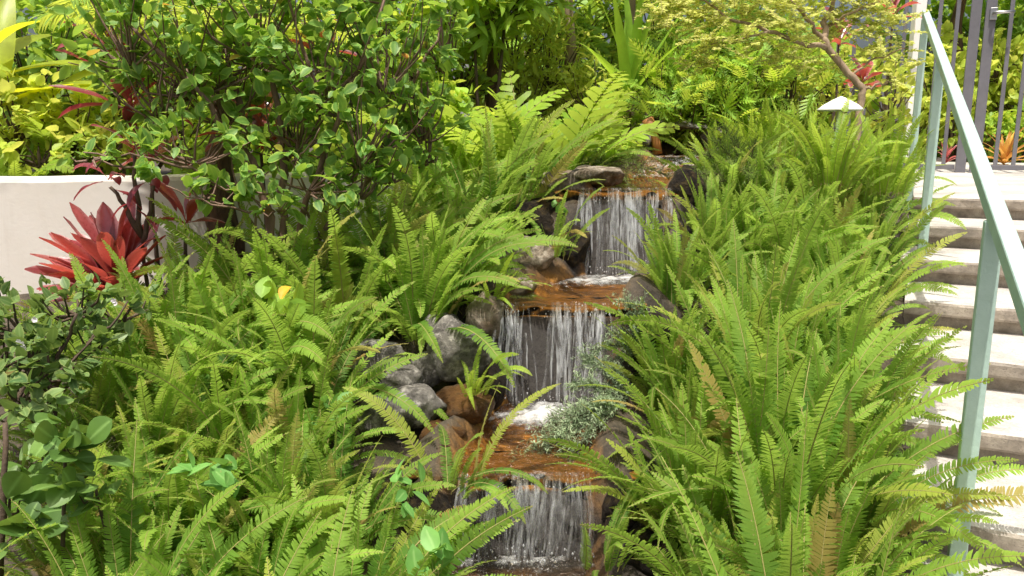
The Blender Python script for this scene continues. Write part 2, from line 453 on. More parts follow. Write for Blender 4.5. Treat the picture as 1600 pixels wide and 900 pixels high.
def strand_mat():
    m, nt, out = new_mat('falling_water')
    at_ = N(nt, 'ShaderNodeAttribute', attribute_name='col')
    sep = N(nt, 'ShaderNodeSeparateColor'); nt.links.new(at_.outputs['Color'], sep.inputs[0])
    p = N(nt, 'ShaderNodeBsdfPrincipled'); p.inputs['Base Color'].default_value = (0.82, 0.84, 0.86, 1); p.inputs['Roughness'].default_value = 0.12
    tl = N(nt, 'ShaderNodeBsdfTranslucent'); tl.inputs['Color'].default_value = (0.9, 0.92, 0.95, 1)
    m1 = N(nt, 'ShaderNodeMixShader'); m1.inputs[0].default_value = 0.45
    nt.links.new(p.outputs[0], m1.inputs[1]); nt.links.new(tl.outputs[0], m1.inputs[2])
    tr = N(nt, 'ShaderNodeBsdfTransparent')
    tc = N(nt, 'ShaderNodeTexCoord')
    mp = N(nt, 'ShaderNodeMapping'); mp.inputs['Scale'].default_value = (60, 60, 9); nt.links.new(tc.outputs['Object'], mp.inputs[0])
    nz = noise_out(nt, 1.0, 4, mp.outputs[0])
    a = N(nt, 'ShaderNodeMath', operation='MULTIPLY'); nt.links.new(ramp(nt, nz, [(0.38, 0.08), (0.66, 1.0)]), a.inputs[0]); nt.links.new(sep.outputs[0], a.inputs[1])
    mx = N(nt, 'ShaderNodeMixShader'); nt.links.new(a.outputs[0], mx.inputs[0])
    nt.links.new(tr.outputs[0], mx.inputs[1]); nt.links.new(m1.outputs[0], mx.inputs[2])
    nt.links.new(mx.outputs[0], out.inputs[0])
    return m


M['pool'] = pool_mat()
M['strand'] = strand_mat()

# ------------------------------------------------------------------ terrain
TH = 0.46                                     # the stairs run up and to the right at this angle
AX = np.array([math.sin(TH), math.cos(TH)])   # up the stairs
EX = np.array([math.cos(TH), -math.sin(TH)])  # along a step edge
S0, TREAD, RISE, H0 = 6.17, 0.558, 0.14, 0.397   # landing edge, tread depth, riser, landing below the eye


def c_interp(y, pts): return np.interp(y, [p[0] for p in pts], [p[1] for p in pts])


def stream_c(y): return c_interp(y, [(1.2, 0.06), (2.4, 0.05), (2.7, 0.04), (2.95, 0.05), (3.55, 0.20), (3.9, 0.27), (4.45, 0.62), (5.2, 0.82), (6.2, 1.28), (7.0, 1.40)])
def stream_w(y): return c_interp(y, [(1.2, 0.32), (2.6, 0.31), (2.95, 0.31), (3.5, 0.29), (3.9, 0.34), (4.4, 0.27), (5.2, 0.27), (6.2, 0.26), (6.7, 0.2)])


LIPS = (2.70, 3.60, 4.50)


def water_z(y):
    """eye relative water level"""
    return np.select([y < 2.70, y < 3.60, y < 4.50, y < 5.75, y < 6.1], [-1.47, -1.20, -0.76, -0.29, -0.29 + (y - 5.75) / .35 * .13], -0.16)


def stair_x(y): return 1.31 + 0.434 * (y - 2.31)


def terrain(x, y):
    x = np.asarray(x, float); y = np.asarray(y, float)
    s = x * AX[0] + y * AX[1]
    zr = np.where(s < S0, -0.47 - 0.25 * (S0 - s), -0.47 + 0.03 * (s - S0))
    zr = np.clip(zr, -1.64, -0.2)
    zl = np.clip(-0.97 + 0.26 * (y - 4.0), -1.6, -0.55)
    c = stream_c(y); w = stream_w(y)
    k = np.clip((x - (c - 0.3)) / 0.6, 0, 1)
    z = zl * (1 - k) + zr * k
    d = np.abs(x - c) - w
    ws = (water_z(y - .12) + water_z(y) + water_z(y + .12)) / 3
    on = (y < 7.2) & (y > 1.0)
    mound = ws + 0.10 - 0.85 * np.clip(d - 0.04, 0, 3)
    z = np.where(on, np.maximum(z, mound), z)
    inside = np.clip(-d / 0.10, 0, 1)
    bed = water_z(y) - 0.055
    z = np.where(on & (y < 6.75), z * (1 - inside) + bed * inside, z)
    nz = 0.02 * np.sin(7 * x + 3 * y) * np.sin(5 * y - 2 * x) + 0.012 * np.sin(17 * x - 9 * y)
    z = z + nz * (1 - inside)
    st = (x > stair_x(y) - 0.02) & (y < 16)
    z = np.where(st, np.minimum(z, np.where(s < S0, -0.47 - 0.25 * (S0 - s), -0.47)) - 0.28, z)
    return np.clip(z, -1.75, 5) + EZ


def tz(x, y): return float(terrain(np.array([x]), np.array([y]))[0])


def gnd(px, Y):
    """point on the ground seen in column px at distance Y"""
    x = (px - 800) / FPX * (Y * CP + 1.0 * SP)   # first guess for a ground about 1 m below the eye
    z = tz(x, Y)
    x = (px - 800) / FPX * (Y * CP - (z - EZ) * SP)
    return np.array([x, Y, tz(x, Y)])


def make_ground():
    xs = np.concatenate([[-60, -30, -15, -8, -6], np.arange(-4.2, 4.6, 0.045), [5.2, 6, 8, 11, 15, 30, 60]])
    ys = np.concatenate([[-40, -15, -5, -1, 0.3], np.arange(0.9, 7.4, 0.045), np.arange(7.6, 12, 0.4), [14, 18, 25, 40, 90]])
    X, Y = np.meshgrid(xs, ys)
    Z = terrain(X, Y)
    n, m = X.shape
    idx = np.arange(n * m).reshape(n, m)
    q = np.stack([idx[:-1, :-1], idx[:-1, 1:], idx[1:, 1:], idx[1:, :-1]], -1).reshape(-1, 4)
    d = np.abs(X - stream_c(Y)) - stream_w(Y)
    wet = np.clip(-d / 0.05 - 0.2, 0, 1) * (Y < 6.75) * (Y > 1)
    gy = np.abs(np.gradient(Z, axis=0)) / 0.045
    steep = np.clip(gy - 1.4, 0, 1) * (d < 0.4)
    low = ((Y < 2.7) & (d < 0.1)).astype(float) * 0.75  # bed of the lowest reach darkened in place of shade
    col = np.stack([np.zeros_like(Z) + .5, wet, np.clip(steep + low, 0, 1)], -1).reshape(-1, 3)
    mb = MB(); mb.add(np.stack([X, Y, Z], -1).reshape(-1, 3), [q], col)
    tag(mb.build('ground', M['soil']), kind='structure')


make_ground()

# ------------------------------------------------------------------ water
def pool(y0, y1, level, name, foam_glitterf, lip=False):
    ys = np.arange(y0, y1 + 1e-6, 0.02); us = np.linspace(-1, 1, 41)
    V, C = [], []
    for y in ys:
        c = stream_c(y); w = stream_w(y) + 0.05
        for u in us:
            z = level + EZ + 0.006 * mnoise.noise((u * 9 * w, y * 11, level * 7)) + 0.004 * mnoise.noise((u * 25 * w, y * 30, 3))
            f_ = foam_glitterf(u, y); f_ *= 1 + .55 * mnoise.noise((u * w * 16, y * 9, 2.2)) + .4 * mnoise.noise((u * w * 40, y * 22, 5.2)); V.append((c + u * w, y, z + .012 * f_ * (1 + mnoise.noise((u * w * 40, y * 40, 1))))); C.append((0.5, f_, 0))
    n, m = len(ys), len(us)
    idx = np.arange(n * m).reshape(n, m)
    q = np.stack([idx[:-1, :-1], idx[:-1, 1:], idx[1:, 1:], idx[1:, :-1]], -1).reshape(-1, 4)
    mb = MB(); mb.add(V, [q], C)
    tag(mb.build(name, M['pool']), kind='structure')


def gauss(u, y, u0, y0, su, sy): return math.exp(-((u - u0) / su) ** 2 - ((y - y0) / sy) ** 2)


pool(1.2, 2.62, -1.47, 'pool_water', lambda u, y: 0.14 + 0.3 * gauss(u, y, 0, 2.6, 1, .07))
pool(2.67, 3.52, -1.20, 'pool_water', lambda u, y: 0.72 * gauss(u, y, -0.12, 3.38, .62, .18) + 0.27 * gauss(u, y, 0, 2.7, 1, .06) + 0.1)  # foam at the fall foot; the lip term whitens water as painted glitter
pool(3.57, 4.42, -0.76, 'pool_water', lambda u, y: 0.68 * gauss(u, y, 0.1, 4.28, .9, .20) + 0.22 * gauss(u, y, 0, 3.6, 1, .05) + 0.06)
pool(4.47, 5.72, -0.29, 'pool_water', lambda u, y: 0.25 * gauss(u, y, 0, 4.5, 1, .05) + 0.3 * gauss(u, y, 0, 5.7, 1, .2) + 0.05)


def rapid():
    ys = np.arange(5.65, 6.75, 0.02); us = np.linspace(-1, 1, 41)
    V, C = [], []
    for y in ys:
        c = stream_c(y); w = stream_w(y) + 0.04
        for u in us:
            z = float(water_z(np.array(y))) + EZ + 0.022 * abs(mnoise.noise((u * 14 * w, y * 16, 1))) + 0.01 * mnoise.noise((u * 40 * w, y * 40, 3)) + 0.012
            V.append((c + u * w, y, z)); C.append((0.5, 0.40 + .25 * mnoise.noise((u * 3, y * 9, 7)) if y < 6.5 else 0.2, 0))
    n, m = len(ys), len(us)
    idx = np.arange(n * m).reshape(n, m)
    q = np.stack([idx[:-1, :-1], idx[:-1, 1:], idx[1:, 1:], idx[1:, :-1]], -1).reshape(-1, 4)
    mb = MB(); mb.add(V, [q], C)
    tag(mb.build('pool_water', M['pool']), kind='structure')


rapid()


def waterfall(yl, z_top, z_bot, u0, u1, n_str, lean=0.07, gap=None, strength=1.0):
    """strands and thin veils falling over a lip"""
    mb = MB(); rr = random.Random(int(yl * 100))
    c, w = float(stream_c(yl)), float(stream_w(yl))
    for i in range(n_str):
        u = rr.uniform(u0, u1)
        if gap and rr.random() < gap(u): continue
        if mnoise.noise((u * 6.0, yl * 3, 0.5)) + .35 * mnoise.noise((u * 17.0, yl, 4.5)) < rr.uniform(-.48, .16): continue
        x = c + u * w
        wd = rr.choice([0.0016, 0.0024, 0.0035, 0.005, 0.009]) * rr.uniform(.7, 1.3)
        al = rr.uniform(.3, 1.0) * (0.5 if wd > .006 else 1) * strength
        k = 16
        t0 = 0 if rr.random() < .7 else rr.uniform(0, .5)
        t1 = 1 if rr.random() < .6 else rr.uniform(.5, 1)
        yj = rr.uniform(-.02, .035) + .03 * mnoise.noise((x * 6, 0, 1)); out = lean * rr.uniform(.6, 1.2); xs = rr.gauss(-.01, .028)
        V, F, C = [], [], []
        for j in range(k + 1):
            t = t0 + (t1 - t0) * j / k
            z = z_top + 0.012 - (z_top - z_bot + .01) * t ** 1.15
            y = yl + 0.05 - out * math.sqrt(t) * 1.1 - yj * t - 0.03
            xx = x + xs * t + 0.005 * mnoise.noise((x * 50, t * 5, i)) + .035 * t * mnoise.noise((x * 7, t * 1.3, yl))
            ww = wd * (0.5 + 0.9 * abs(mnoise.noise((i * 1.7, t * 9, 2.0))) + .3)
            V += [(xx - ww, y + ww * .4, z + EZ), (xx, y - ww * .5, z + EZ), (xx + ww, y + ww * .4, z + EZ)]
            C += [(al * min(1, .12 + t * 5.5), 0, 0)] * 3
            if j:
                b = 3 * (j - 1)
                F += [(b, b + 1, b + 4, b + 3), (b + 1, b + 2, b + 5, b + 4)]
        mb.add(V, F, C)
    # veil behind the strands
    nx, nzv = 46, 18
    V, C = [], []
    for a in range(nx + 1):
        u = u0 + (u1 - u0) * a / nx
        for j in range(nzv + 1):
            t = j / nzv
            V.append((c + u * w + .004 * mnoise.noise((u * 20, t * 4, 9)), yl + .03 - lean * .75 * math.sqrt(t), z_top + .008 - (z_top - z_bot) * t + EZ))
            dens = (gap(u) if gap else 0)
            C.append((0.018 * (1 - .7 * dens) * strength * min(1, .2 + 3 * t), 0, 0))
    idx = np.arange((nx + 1) * (nzv + 1)).reshape(nx + 1, nzv + 1)
    q = np.stack([idx[:-1, :-1], idx[1:, :-1], idx[1:, 1:], idx[:-1, 1:]], -1).reshape(-1, 4)
    mb.add(V, [q], C)
    # splash drops at the foot; white dots along the lip imitate sparkle
    for i in range(150):
        u = rr.uniform(u0, u1); x = c + u * w; r_ = rr.uniform(.0015, .0045)
        h_ = abs(rr.gauss(0, .035))
        p_ = np.array([x, yl - lean + rr.gauss(0, .05), z_bot + h_ + EZ])
        if rr.random() < .35: p_ = np.array([x, yl - rr.uniform(0, .03), z_top + rr.uniform(-.06, .015) + EZ])
        V = [p_ + np.array(d_) * r_ for d_ in ((1, 0, 0), (-1, 0, 0), (0, 1, 0), (0, -1, 0), (0, 0, 1.6), (0, 0, -1.6))]
        mb.add(V, [(0, 2, 4), (2, 1, 4), (1, 3, 4), (3, 0, 4), (2, 0, 5), (1, 2, 5), (3, 1, 5), (0, 3, 5)], (1, 0, 0))
    return tag(mb.build('waterfall', M['strand']), kind='structure')


waterfall(2.70, -1.20, -1.47, -0.75, 0.8, 240, 0.10, strength=.36)
waterfall(3.60, -0.76, -1.20, -0.93, 0.95, 330, 0.09, gap=lambda u: 0.55 if u > .45 else (0.05 if u < 0 else .15))
waterfall(4.50, -0.29, -0.76, -0.93, 0.95, 290, 0.06, gap=lambda u: 0.35 if u > .3 else 0.1, strength=.9)

# ------------------------------------------------------------------ rocks
def rock(name, p, size, mat, label, cat='rock', group=None, seed=0, rz=0.0, flat=0.0, facet=0.55, tilt=0.0, sub=4):
    rr = random.Random(seed + 11)
    import bmesh
    bm = bmesh.new(); bmesh.ops.create_icosphere(bm, subdivisions=sub, radius=1.0)
    off = Vector((rr.uniform(-50, 50), rr.uniform(-50, 50), rr.uniform(-50, 50)))
    planes = []
    for _ in range(9):
        n = Vector((rr.gauss(0, 1), rr.gauss(0, 1), rr.gauss(0, 1))).normalized()
        planes.append((n, rr.uniform(.62, .9)))
    if flat: planes.append((Vector((0, 0, 1)), 1 - flat))
    for v in bm.verts:
        q = v.co.copy()
        for n, d_ in planes:
            e = q.dot(n) - d_
            if e > 0: q -= n * e * (facet + .35)
        q *= 1 + 0.16 * mnoise.noise(v.co * 1.4 + off) + 0.07 * mnoise.noise(v.co * 3.6 + off) + 0.03 * mnoise.noise(v.co * 9 + off)
        v.co = Vector((q.x * size[0], q.y * size[1], q.z * size[2]))
    me = bpy.data.meshes.new(name); bm.to_mesh(me); bm.free()
    for pl in me.polygons: pl.use_smooth = True
    me.materials.append(mat)
    o = bpy.data.objects.new(name, me); COL.objects.link(o)
    o.location = [float(v) for v in p]; o.rotation_euler = (tilt, 0, rz)
    return tag(o, label, cat, group)


def px_rock(px, py, Y, wpx, hpx, mat, label, seed, dep=None, **kw):
    p = at(px, py, Y); sx = wpx / FPX * Y / 2 * 1.12; sz = hpx / FPX * Y / 2 * 1.15
    rock('boulder', p, (sx, dep or max(sx, sz) * .8, sz), mat, label, 'rock', seed=seed, **kw)


px_rock(815, 398, 4.25, 95, 55, M['rock_warm'], 'pale sunlit slab of rock left of the middle pool', 1, tilt=.3, flat=.2)
px_rock(768, 402, 4.2, 60, 46, M['rock'], 'small blue-grey rock leaning against the pale slab', 2)
px_rock(800, 447, 3.98, 80, 34, M['rock_warm'], 'low brown stone at the left margin of the middle pool', 3, flat=.2)
px_rock(758, 497, 3.62, 58, 70, M['rock_warm'], 'tan rounded rock at the left lip of the middle waterfall', 4)
px_rock(717, 548, 3.42, 92, 108, M['rock'], 'large pitted grey boulder left of the middle waterfall', 5)
px_rock(588, 562, 3.36, 84, 58, M['rock'], 'grey boulder half under fern fronds at the left end of the rock bank', 6)
px_rock(624, 594, 3.26, 74, 44, M['rock'], 'smooth oval grey stone in the left rock bank', 7)
px_rock(645, 632, 3.14, 104, 62, M['rock'], 'dark crumbly boulder at the foot of the left rock bank', 8, facet=.3)
px_rock(583, 650, 3.05, 70, 60, M['rock'], 'grey stone low in the left rock bank, behind fern tips', 9)
px_rock(665, 575, 3.40, 60, 60, M['rock'], 'shaded grey stone wedged beside the large pitted boulder', 10)
px_rock(722, 632, 3.22, 92, 62, M['rock_amber'], 'orange stained wet rock below the large pitted boulder', 11)
px_rock(690, 680, 3.02, 70, 50, M['rock_amber'], 'small rusty wet stone at the left rim of the lower pool', 12)
px_rock(772, 590, 3.45, 40, 90, M['rock_wet'], 'narrow wet black rock left of the falling middle water', 13)
px_rock(930, 274, 4.72, 80, 34, M['rock_warm'], 'flat pale rock at the left lip of the upper waterfall', 14, flat=.35)
px_rock(878, 285, 4.75, 70, 40, M['rock_warm'], 'brown rock littered with dead fronds left of the flat pale rock', 15, flat=.2)
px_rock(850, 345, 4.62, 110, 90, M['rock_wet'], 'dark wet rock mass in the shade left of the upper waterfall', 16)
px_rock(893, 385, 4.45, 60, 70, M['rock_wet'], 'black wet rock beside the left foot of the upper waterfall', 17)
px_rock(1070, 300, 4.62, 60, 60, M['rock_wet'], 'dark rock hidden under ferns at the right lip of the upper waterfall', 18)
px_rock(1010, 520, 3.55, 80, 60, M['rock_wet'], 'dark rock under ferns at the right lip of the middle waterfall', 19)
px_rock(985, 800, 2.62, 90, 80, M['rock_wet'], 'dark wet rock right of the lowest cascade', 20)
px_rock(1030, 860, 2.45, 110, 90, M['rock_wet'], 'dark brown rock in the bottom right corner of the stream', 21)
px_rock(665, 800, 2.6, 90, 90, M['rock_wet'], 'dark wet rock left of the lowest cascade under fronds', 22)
px_rock(948, 224, 6.0, 46, 26, M['rock_warm'], 'small bleached stone on the bank above the upper pool', 23)
px_rock(1003, 216, 6.5, 40, 32, M['rock'], 'grey stone left of the dark hollow at the head of the stream', 24)
px_rock(1125, 215, 6.5, 50, 40, M['rock'], 'grey stone right of the dark hollow at the head of the stream', 25)
px_rock(742, 455, 3.9, 60, 70, M['rock'], 'grey rock behind the lime seedling on the left bank', 26)
px_rock(690, 512, 3.6, 60, 46, M['rock'], 'low grey stone under drooping fronds above the large boulder', 27)


def ledge(yl, zt, zb, label, seed):
    """the rock step each fall runs over"""
    c, w = float(stream_c(yl)), float(stream_w(yl)) + 0.12
    nx, ns = 60, 34
    prof = []
    H = zt - zb
    for j in range(ns + 1):
        t = j / ns
        if t < .3: prof.append((yl + 0.30 - (0.27 * t / .3), zt - 0.022))
        else:
            q = (t - .3) / .7
            prof.append((yl + 0.03 - 0.012 * math.sin(q * 3.14) + 0.03 * q, zt - .022 - (H + .08) * q))
    V = []
    for i in range(nx + 1):
        u = -1 + 2 * i / nx
        x = c + u * w
        for j, (y, z) in enumerate(prof):
            n1 = mnoise.noise((x * 7, z * 9, seed)); n2 = mnoise.noise((x * 22, z * 26, seed + 5)); n3 = mnoise.noise((x * 60, z * 60, seed + 9))
            q = max(0, (j / ns - .28) / .72)
            k = 0 if q <= 0 else 1
            V.append((x + .006 * n2, y + k * (0.060 * n1 + 0.030 * n2 + .010 * n3) + .030 * mnoise.noise((x * 6, 0, seed)) + .012 * mnoise.noise((x * 19, 0, seed)), z + (.018 * mnoise.noise((x * 5, 3, seed)) + .010 * mnoise.noise((x * 15, 3, seed))) * min(1, max(0, (y - yl + .02) * 6 + .6)) + (1 - k) * (0.012 * n1 + .006 * n2) + EZ))
    idx = np.arange((nx + 1) * (ns + 1)).reshape(nx + 1, ns + 1)
    q = np.stack([idx[:-1, :-1], idx[:-1, 1:], idx[1:, 1:], idx[1:, :-1]], -1).reshape(-1, 4)[:, ::-1]
    # closed back and under side
    mb = MB(); mb.add(V, [q.copy()])
    b = [(c - w, yl + .30, zb - .08 + EZ), (c + w, yl + .30, zb - .08 + EZ), (c + w, yl + .30, zt - .022 + EZ), (c - w, yl + .30, zt - .022 + EZ)]
    mb.add(b, [(0, 1, 2, 3)])
    o = mb.build('rock_ledge', M['ledge'], origin=(c, yl + .1, zb + EZ))
    tag(o, label, 'rock ledge')


ledge(2.70, -1.20, -1.47, 'low wet rock ledge under the lowest cascade', 1)
ledge(3.60, -0.76, -1.20, 'amber topped rock ledge behind the middle waterfall', 2)
ledge(4.50, -0.29, -0.76, 'dark rock ledge behind the upper waterfall', 3)

# cave slab at the head of the stream
pc = at(1072, 196, 6.75)
rock('stone_slab', pc, (0.40, 0.34, 0.06), M['rock'], 'flat grey stone slab roofing the dark hollow above the top pool', 'rock', seed=40, flat=.3)
rock('boulder', at(1075, 228, 7.1), (0.5, 0.16, 0.3), M['rock_wet'], 'black rock at the back of the dark hollow', 'rock', seed=41)
mb = MB()
pts = [at(1027, 240, 6.45), at(1025, 222, 6.44), at(1020, 205, 6.44), at(1012, 186, 6.46)]
mb.tube(pts, [0.042, 0.036, 0.034, 0.05], 10)
o = mb.build('palm_stub', M['orange_bark'], origin=pts[0]); tag(o, 'short orange-brown palm stub at the left of the dark hollow', 'tree stub')

# ------------------------------------------------------------------ stairs, path, railing
def loft(mb, prof, q0, q1, nseg, seed, jit=0.003):
    """profile (s,z) swept along a step edge from q0 to q1"""
    n = len(prof); V = []
    for i in range(nseg + 1):
        q = q0 + (q1 - q0) * i / nseg
        for j, (s, z) in enumerate(prof):
            ds = jit * mnoise.noise((q * 9, s * 11, z * 17 + seed)) + jit * .8 * mnoise.noise((q * 31, s * 40, z * 40 + seed))
            dz = jit * .7 * mnoise.noise((q * 8 + 9, s * 10, seed * 1.3))
            x, y = AX * (s + ds) + EX * q
            V.append((x, y, z + dz + EZ))
    F = []
    for i in range(nseg):
        for j in range(n):
            j2 = (j + 1) % n
            F.append((i * n + j, (i + 1) * n + j, (i + 1) * n + j2, i * n + j2))
    F.append(tuple(range(n))); F.append(tuple(nseg * n + j for j in range(n - 1, -1, -1)))
    mb.add(V, F)


QL, QR = 0.02, 2.1
p0 = AX * (S0 - 8 * TREAD) + EX * QL
stairs = empty('concrete_stairs', (p0[0], p0[1], 0), 'flight of weathered concrete steps with thick overhanging treads beside the ferns', 'stairs')
for k in range(0, 10):
    zt = -(H0 + k * RISE); sf = S0 - k * TREAD
    nose = 0.075
    back = sf + TREAD + 0.06
    b = 0.012
    prof = [(back, zt), (sf + b * 1.4, zt), (sf + b * .4, zt - b * .4), (sf, zt - b * 1.4), (sf + .004, zt - nose + b), (sf + .012, zt - nose),
            (sf + 0.058, zt - nose - .002), (sf + 0.060, zt - RISE - .02), (back, zt - RISE - .02)]
    if k == 0: continue
    mb = MB(); loft(mb, prof, QL - 0.02 * (k % 3), QR, 40, k)
    o = mb.build('step', M['concrete'], origin=(p0[0], p0[1], 0)); o.parent = stairs; o.location = (0, 0, 0)
    for pl in o.data.polygons: pl.use_smooth = False
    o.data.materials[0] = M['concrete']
mb = MB()
zt = -H0; nose = .075; b = .012
far = 5.2
prof = [(S0 + far, zt + .10), (S0 + 1.0, zt + .012), (S0 + b * 1.4, zt), (S0 + b * .4, zt - b * .4), (S0, zt - b * 1.4), (S0 + .004, zt - nose + b), (S0 + .012, zt - nose),
        (S0 + 0.058, zt - nose - .002), (S0 + 0.060, zt - RISE - .02), (S0 + far, zt - RISE - .02)]
loft(mb, prof, QL, QR + .6, 40, 50)
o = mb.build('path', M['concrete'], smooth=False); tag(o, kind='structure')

rB = at(1556, 330, 2.31); rC = at(1446, 22, 6.2)
rdir = (rC - rB); rl = np.linalg.norm(rdir); rdir = rdir / rl
bB = np.array([rB[0], rB[1], 0]); 


def rail_z(t): return rB + rdir * t


railing = empty('handrail', at(1490, 884, 2.31), 'pale green painted metal handrail with square posts along the left of the stairs', 'handrail')
org = np.array(railing.location)


def part_box(name, c, h, ax, mat, parent, bev=0.004):
    mb = MB(); V, F = box_vf(c, h, ax); mb.add(V, F)
    o = mb.build(name, mat, parent=None, smooth=False, origin=np.array(parent.location))
    o.parent = parent; o.location = (0, 0, 0)
    bevel(o, bev)
    return o


side = np.cross(rdir, [0, 0, 1.0]); side /= np.linalg.norm(side); upv = np.cross(side, rdir)
pA, pEnd = rail_z(-0.95), rail_z(rl + 0.02)
part_box('top_rail', (pA + pEnd) / 2, (np.linalg.norm(pEnd - pA) / 2, 0.022, 0.028), (rdir, side, upv), M['rail'], railing, .006)
hd = norm(np.array([rdir[0], rdir[1], 0.0])); hs = np.array([hd[1], -hd[0], 0.0])
tA = None
best = 9
for t in np.linspace(.5, rl - .3, 400):     # where the far post meets the rail
    P = rail_z(t); d_ = P - np.array([0, 0, EZ]); px = 800 + FPX * d_[0] / (d_[1] * CP - d_[2] * SP)
    if abs(px - 1470) < best: best = abs(px - 1470); tA = t
for t, zb in ((0.0, -1.47), (tA, -0.86), (rl - .04, -.55)):
    P = rail_z(t) - upv * .03
    zt_ = P[2]; zb_ = zb + EZ
    part_box('post', (P[0], P[1], (zt_ + zb_) / 2), (0.025, 0.025, (zt_ - zb_) / 2), (hd, hs, np.array([0, 0, 1.0])), M['rail'], railing)

# ------------------------------------------------------------------ gate and fence
gx = EX; g0 = at(1527, 258, 8.0)
gate = empty('metal_gate', (g0[0], g0[1], g0[2]), 'grey metal bar gate with lever handle at the end of the landing', 'gate')
fence = empty('metal_fence', at(1440, 256, 8.1), 'grey metal bar fence left of the gate behind the handrail end', 'fence')
E3 = np.array([EX[0], EX[1], 0.0]); A3 = np.array([AX[0], AX[1], 0.0]); Z3 = np.array([0, 0, 1.0])
BOT, TOP = g0[2] - 0.02, g0[2] + 2.1


def bar(parent, name, off, hw, mat=M['gate'], z0=BOT, z1=TOP, hd_=None):
    c = np.array([g0[0], g0[1], 0]) + E3 * off; c[2] = (z0 + z1) / 2
    return part_box(name, c, (hw, hd_ or hw, (z1 - z0) / 2), (E3, A3, Z3), mat, parent, .003)


def bar_px(parent, name, px, hw, **kw):
    # offset along the gate line seen in column px at the height of the bottom rail
    d = ray(px, 250); k = d[0] / d[1]
    # (g0x + e0*o) = k*(g0y + e1*o)
    off = (k * g0[1] - g0[0]) / (E3[0] - k * E3[1])
    return bar(parent, name, off, hw, **kw), off


_, o1 = bar_px(gate, 'gate_post', 1524, 0.045, z0=BOT - .1)
bar(fence, 'end_post', o1 - 0.125, 0.045, z0=BOT - .1)
offs = []
step_ = 0.152
for i in range(1, 8): bar(gate, 'bar', o1 + .02 + step_ * i, 0.018)
bar(gate, 'gate_post', o1 + .02 + step_ * 8, 0.045)
for nm, zz in (('bottom_rail', BOT), ('top_rail', TOP)):
    c = np.array([g0[0], g0[1], zz]) + E3 * (o1 + .02 + step_ * 4.0); part_box(nm, c, (step_ * 4.0 - .05, .02, .024), (E3, A3, Z3), M['gate'], gate, .003)
for i in range(1, 9): bar(fence, 'bar', o1 - .125 - step_ * i, 0.018)
for nm, zz in (('bottom_rail', BOT), ('top_rail', TOP)):
    c = np.array([g0[0], g0[1], zz]) + E3 * (o1 - .175 - step_ * 4.1); part_box(nm, c, (step_ * 4.1, .02, .024), (E3, A3, Z3), M['gate'], fence, .003)
hz = at(1550, 20, 7.9)[2]
c = np.array([g0[0], g0[1], hz]) + E3 * (o1 + .02) - A3 * .06
lk = part_box('lock_plate', c, (.03, .012, .055), (E3, A3, Z3), M['chrome'], gate, .004)
mb = MB(); h0 = c - A3 * .012
mb.tube([h0, h0 - A3 * .05, h0 - A3 * .06 + E3 * .02, h0 - A3 * .06 + E3 * .17], [.014, .014, .015, .012], 10)
o = mb.build('handle', M['chrome'], origin=np.array(gate.location)); o.parent = lk; o.location = (0, 0, 0)

# white post behind the fence
mb = MB(); p = at(1421, 185, 7.4)
V, F = box_vf((p[0], p[1], p[2] + .40), (.045, .045, .75)); mb.add(V, F)
o = mb.build('white_post', M['white_paint'], smooth=False, origin=(p[0], p[1], p[2] - .35)); bevel(o, .006); tag(o, 'square white post in front of the grey fence', 'post')

# garden lamp among the ferns
pl_ = at(1313, 172, 5.1)
lamp = empty('path_light', (pl_[0], pl_[1], tz(pl_[0], pl_[1])), 'white mushroom shaped garden lamp among bright ferns under the leaning tree', 'garden lamp')
mb = MB()
prof = [(0.0, .085), (.018, .078), (.05, .062), (.10, .034), (.135, .006), (.138, -.004), (.12, .0), (.03, .02)]
nn = 28; V = []; F = []
for (r_, z_) in prof:
    for k in range(nn):
        a = 2 * math.pi * k / nn; V.append((pl_[0] + r_ * math.cos(a), pl_[1] + r_ * math.sin(a), pl_[2] + z_))
for j in range(len(prof) - 1):
    for k in range(nn):
        F.append((j * nn + k, j * nn + (k + 1) % nn, (j + 1) * nn + (k + 1) % nn, (j + 1) * nn + k))
mb.add(V, F); o = mb.build('shade', M['white_paint'], origin=np.array(lamp.location)); o.parent = lamp; o.location = (0, 0, 0)
mb = MB(); mb.tube([(pl_[0], pl_[1], lamp.location[2] - .05), (pl_[0], pl_[1], pl_[2] + .03)], [.02, .02], 10)
o = mb.build('stem', M['white_paint'], origin=np.array(lamp.location)); o.parent = lamp; o.location = (0, 0, 0)

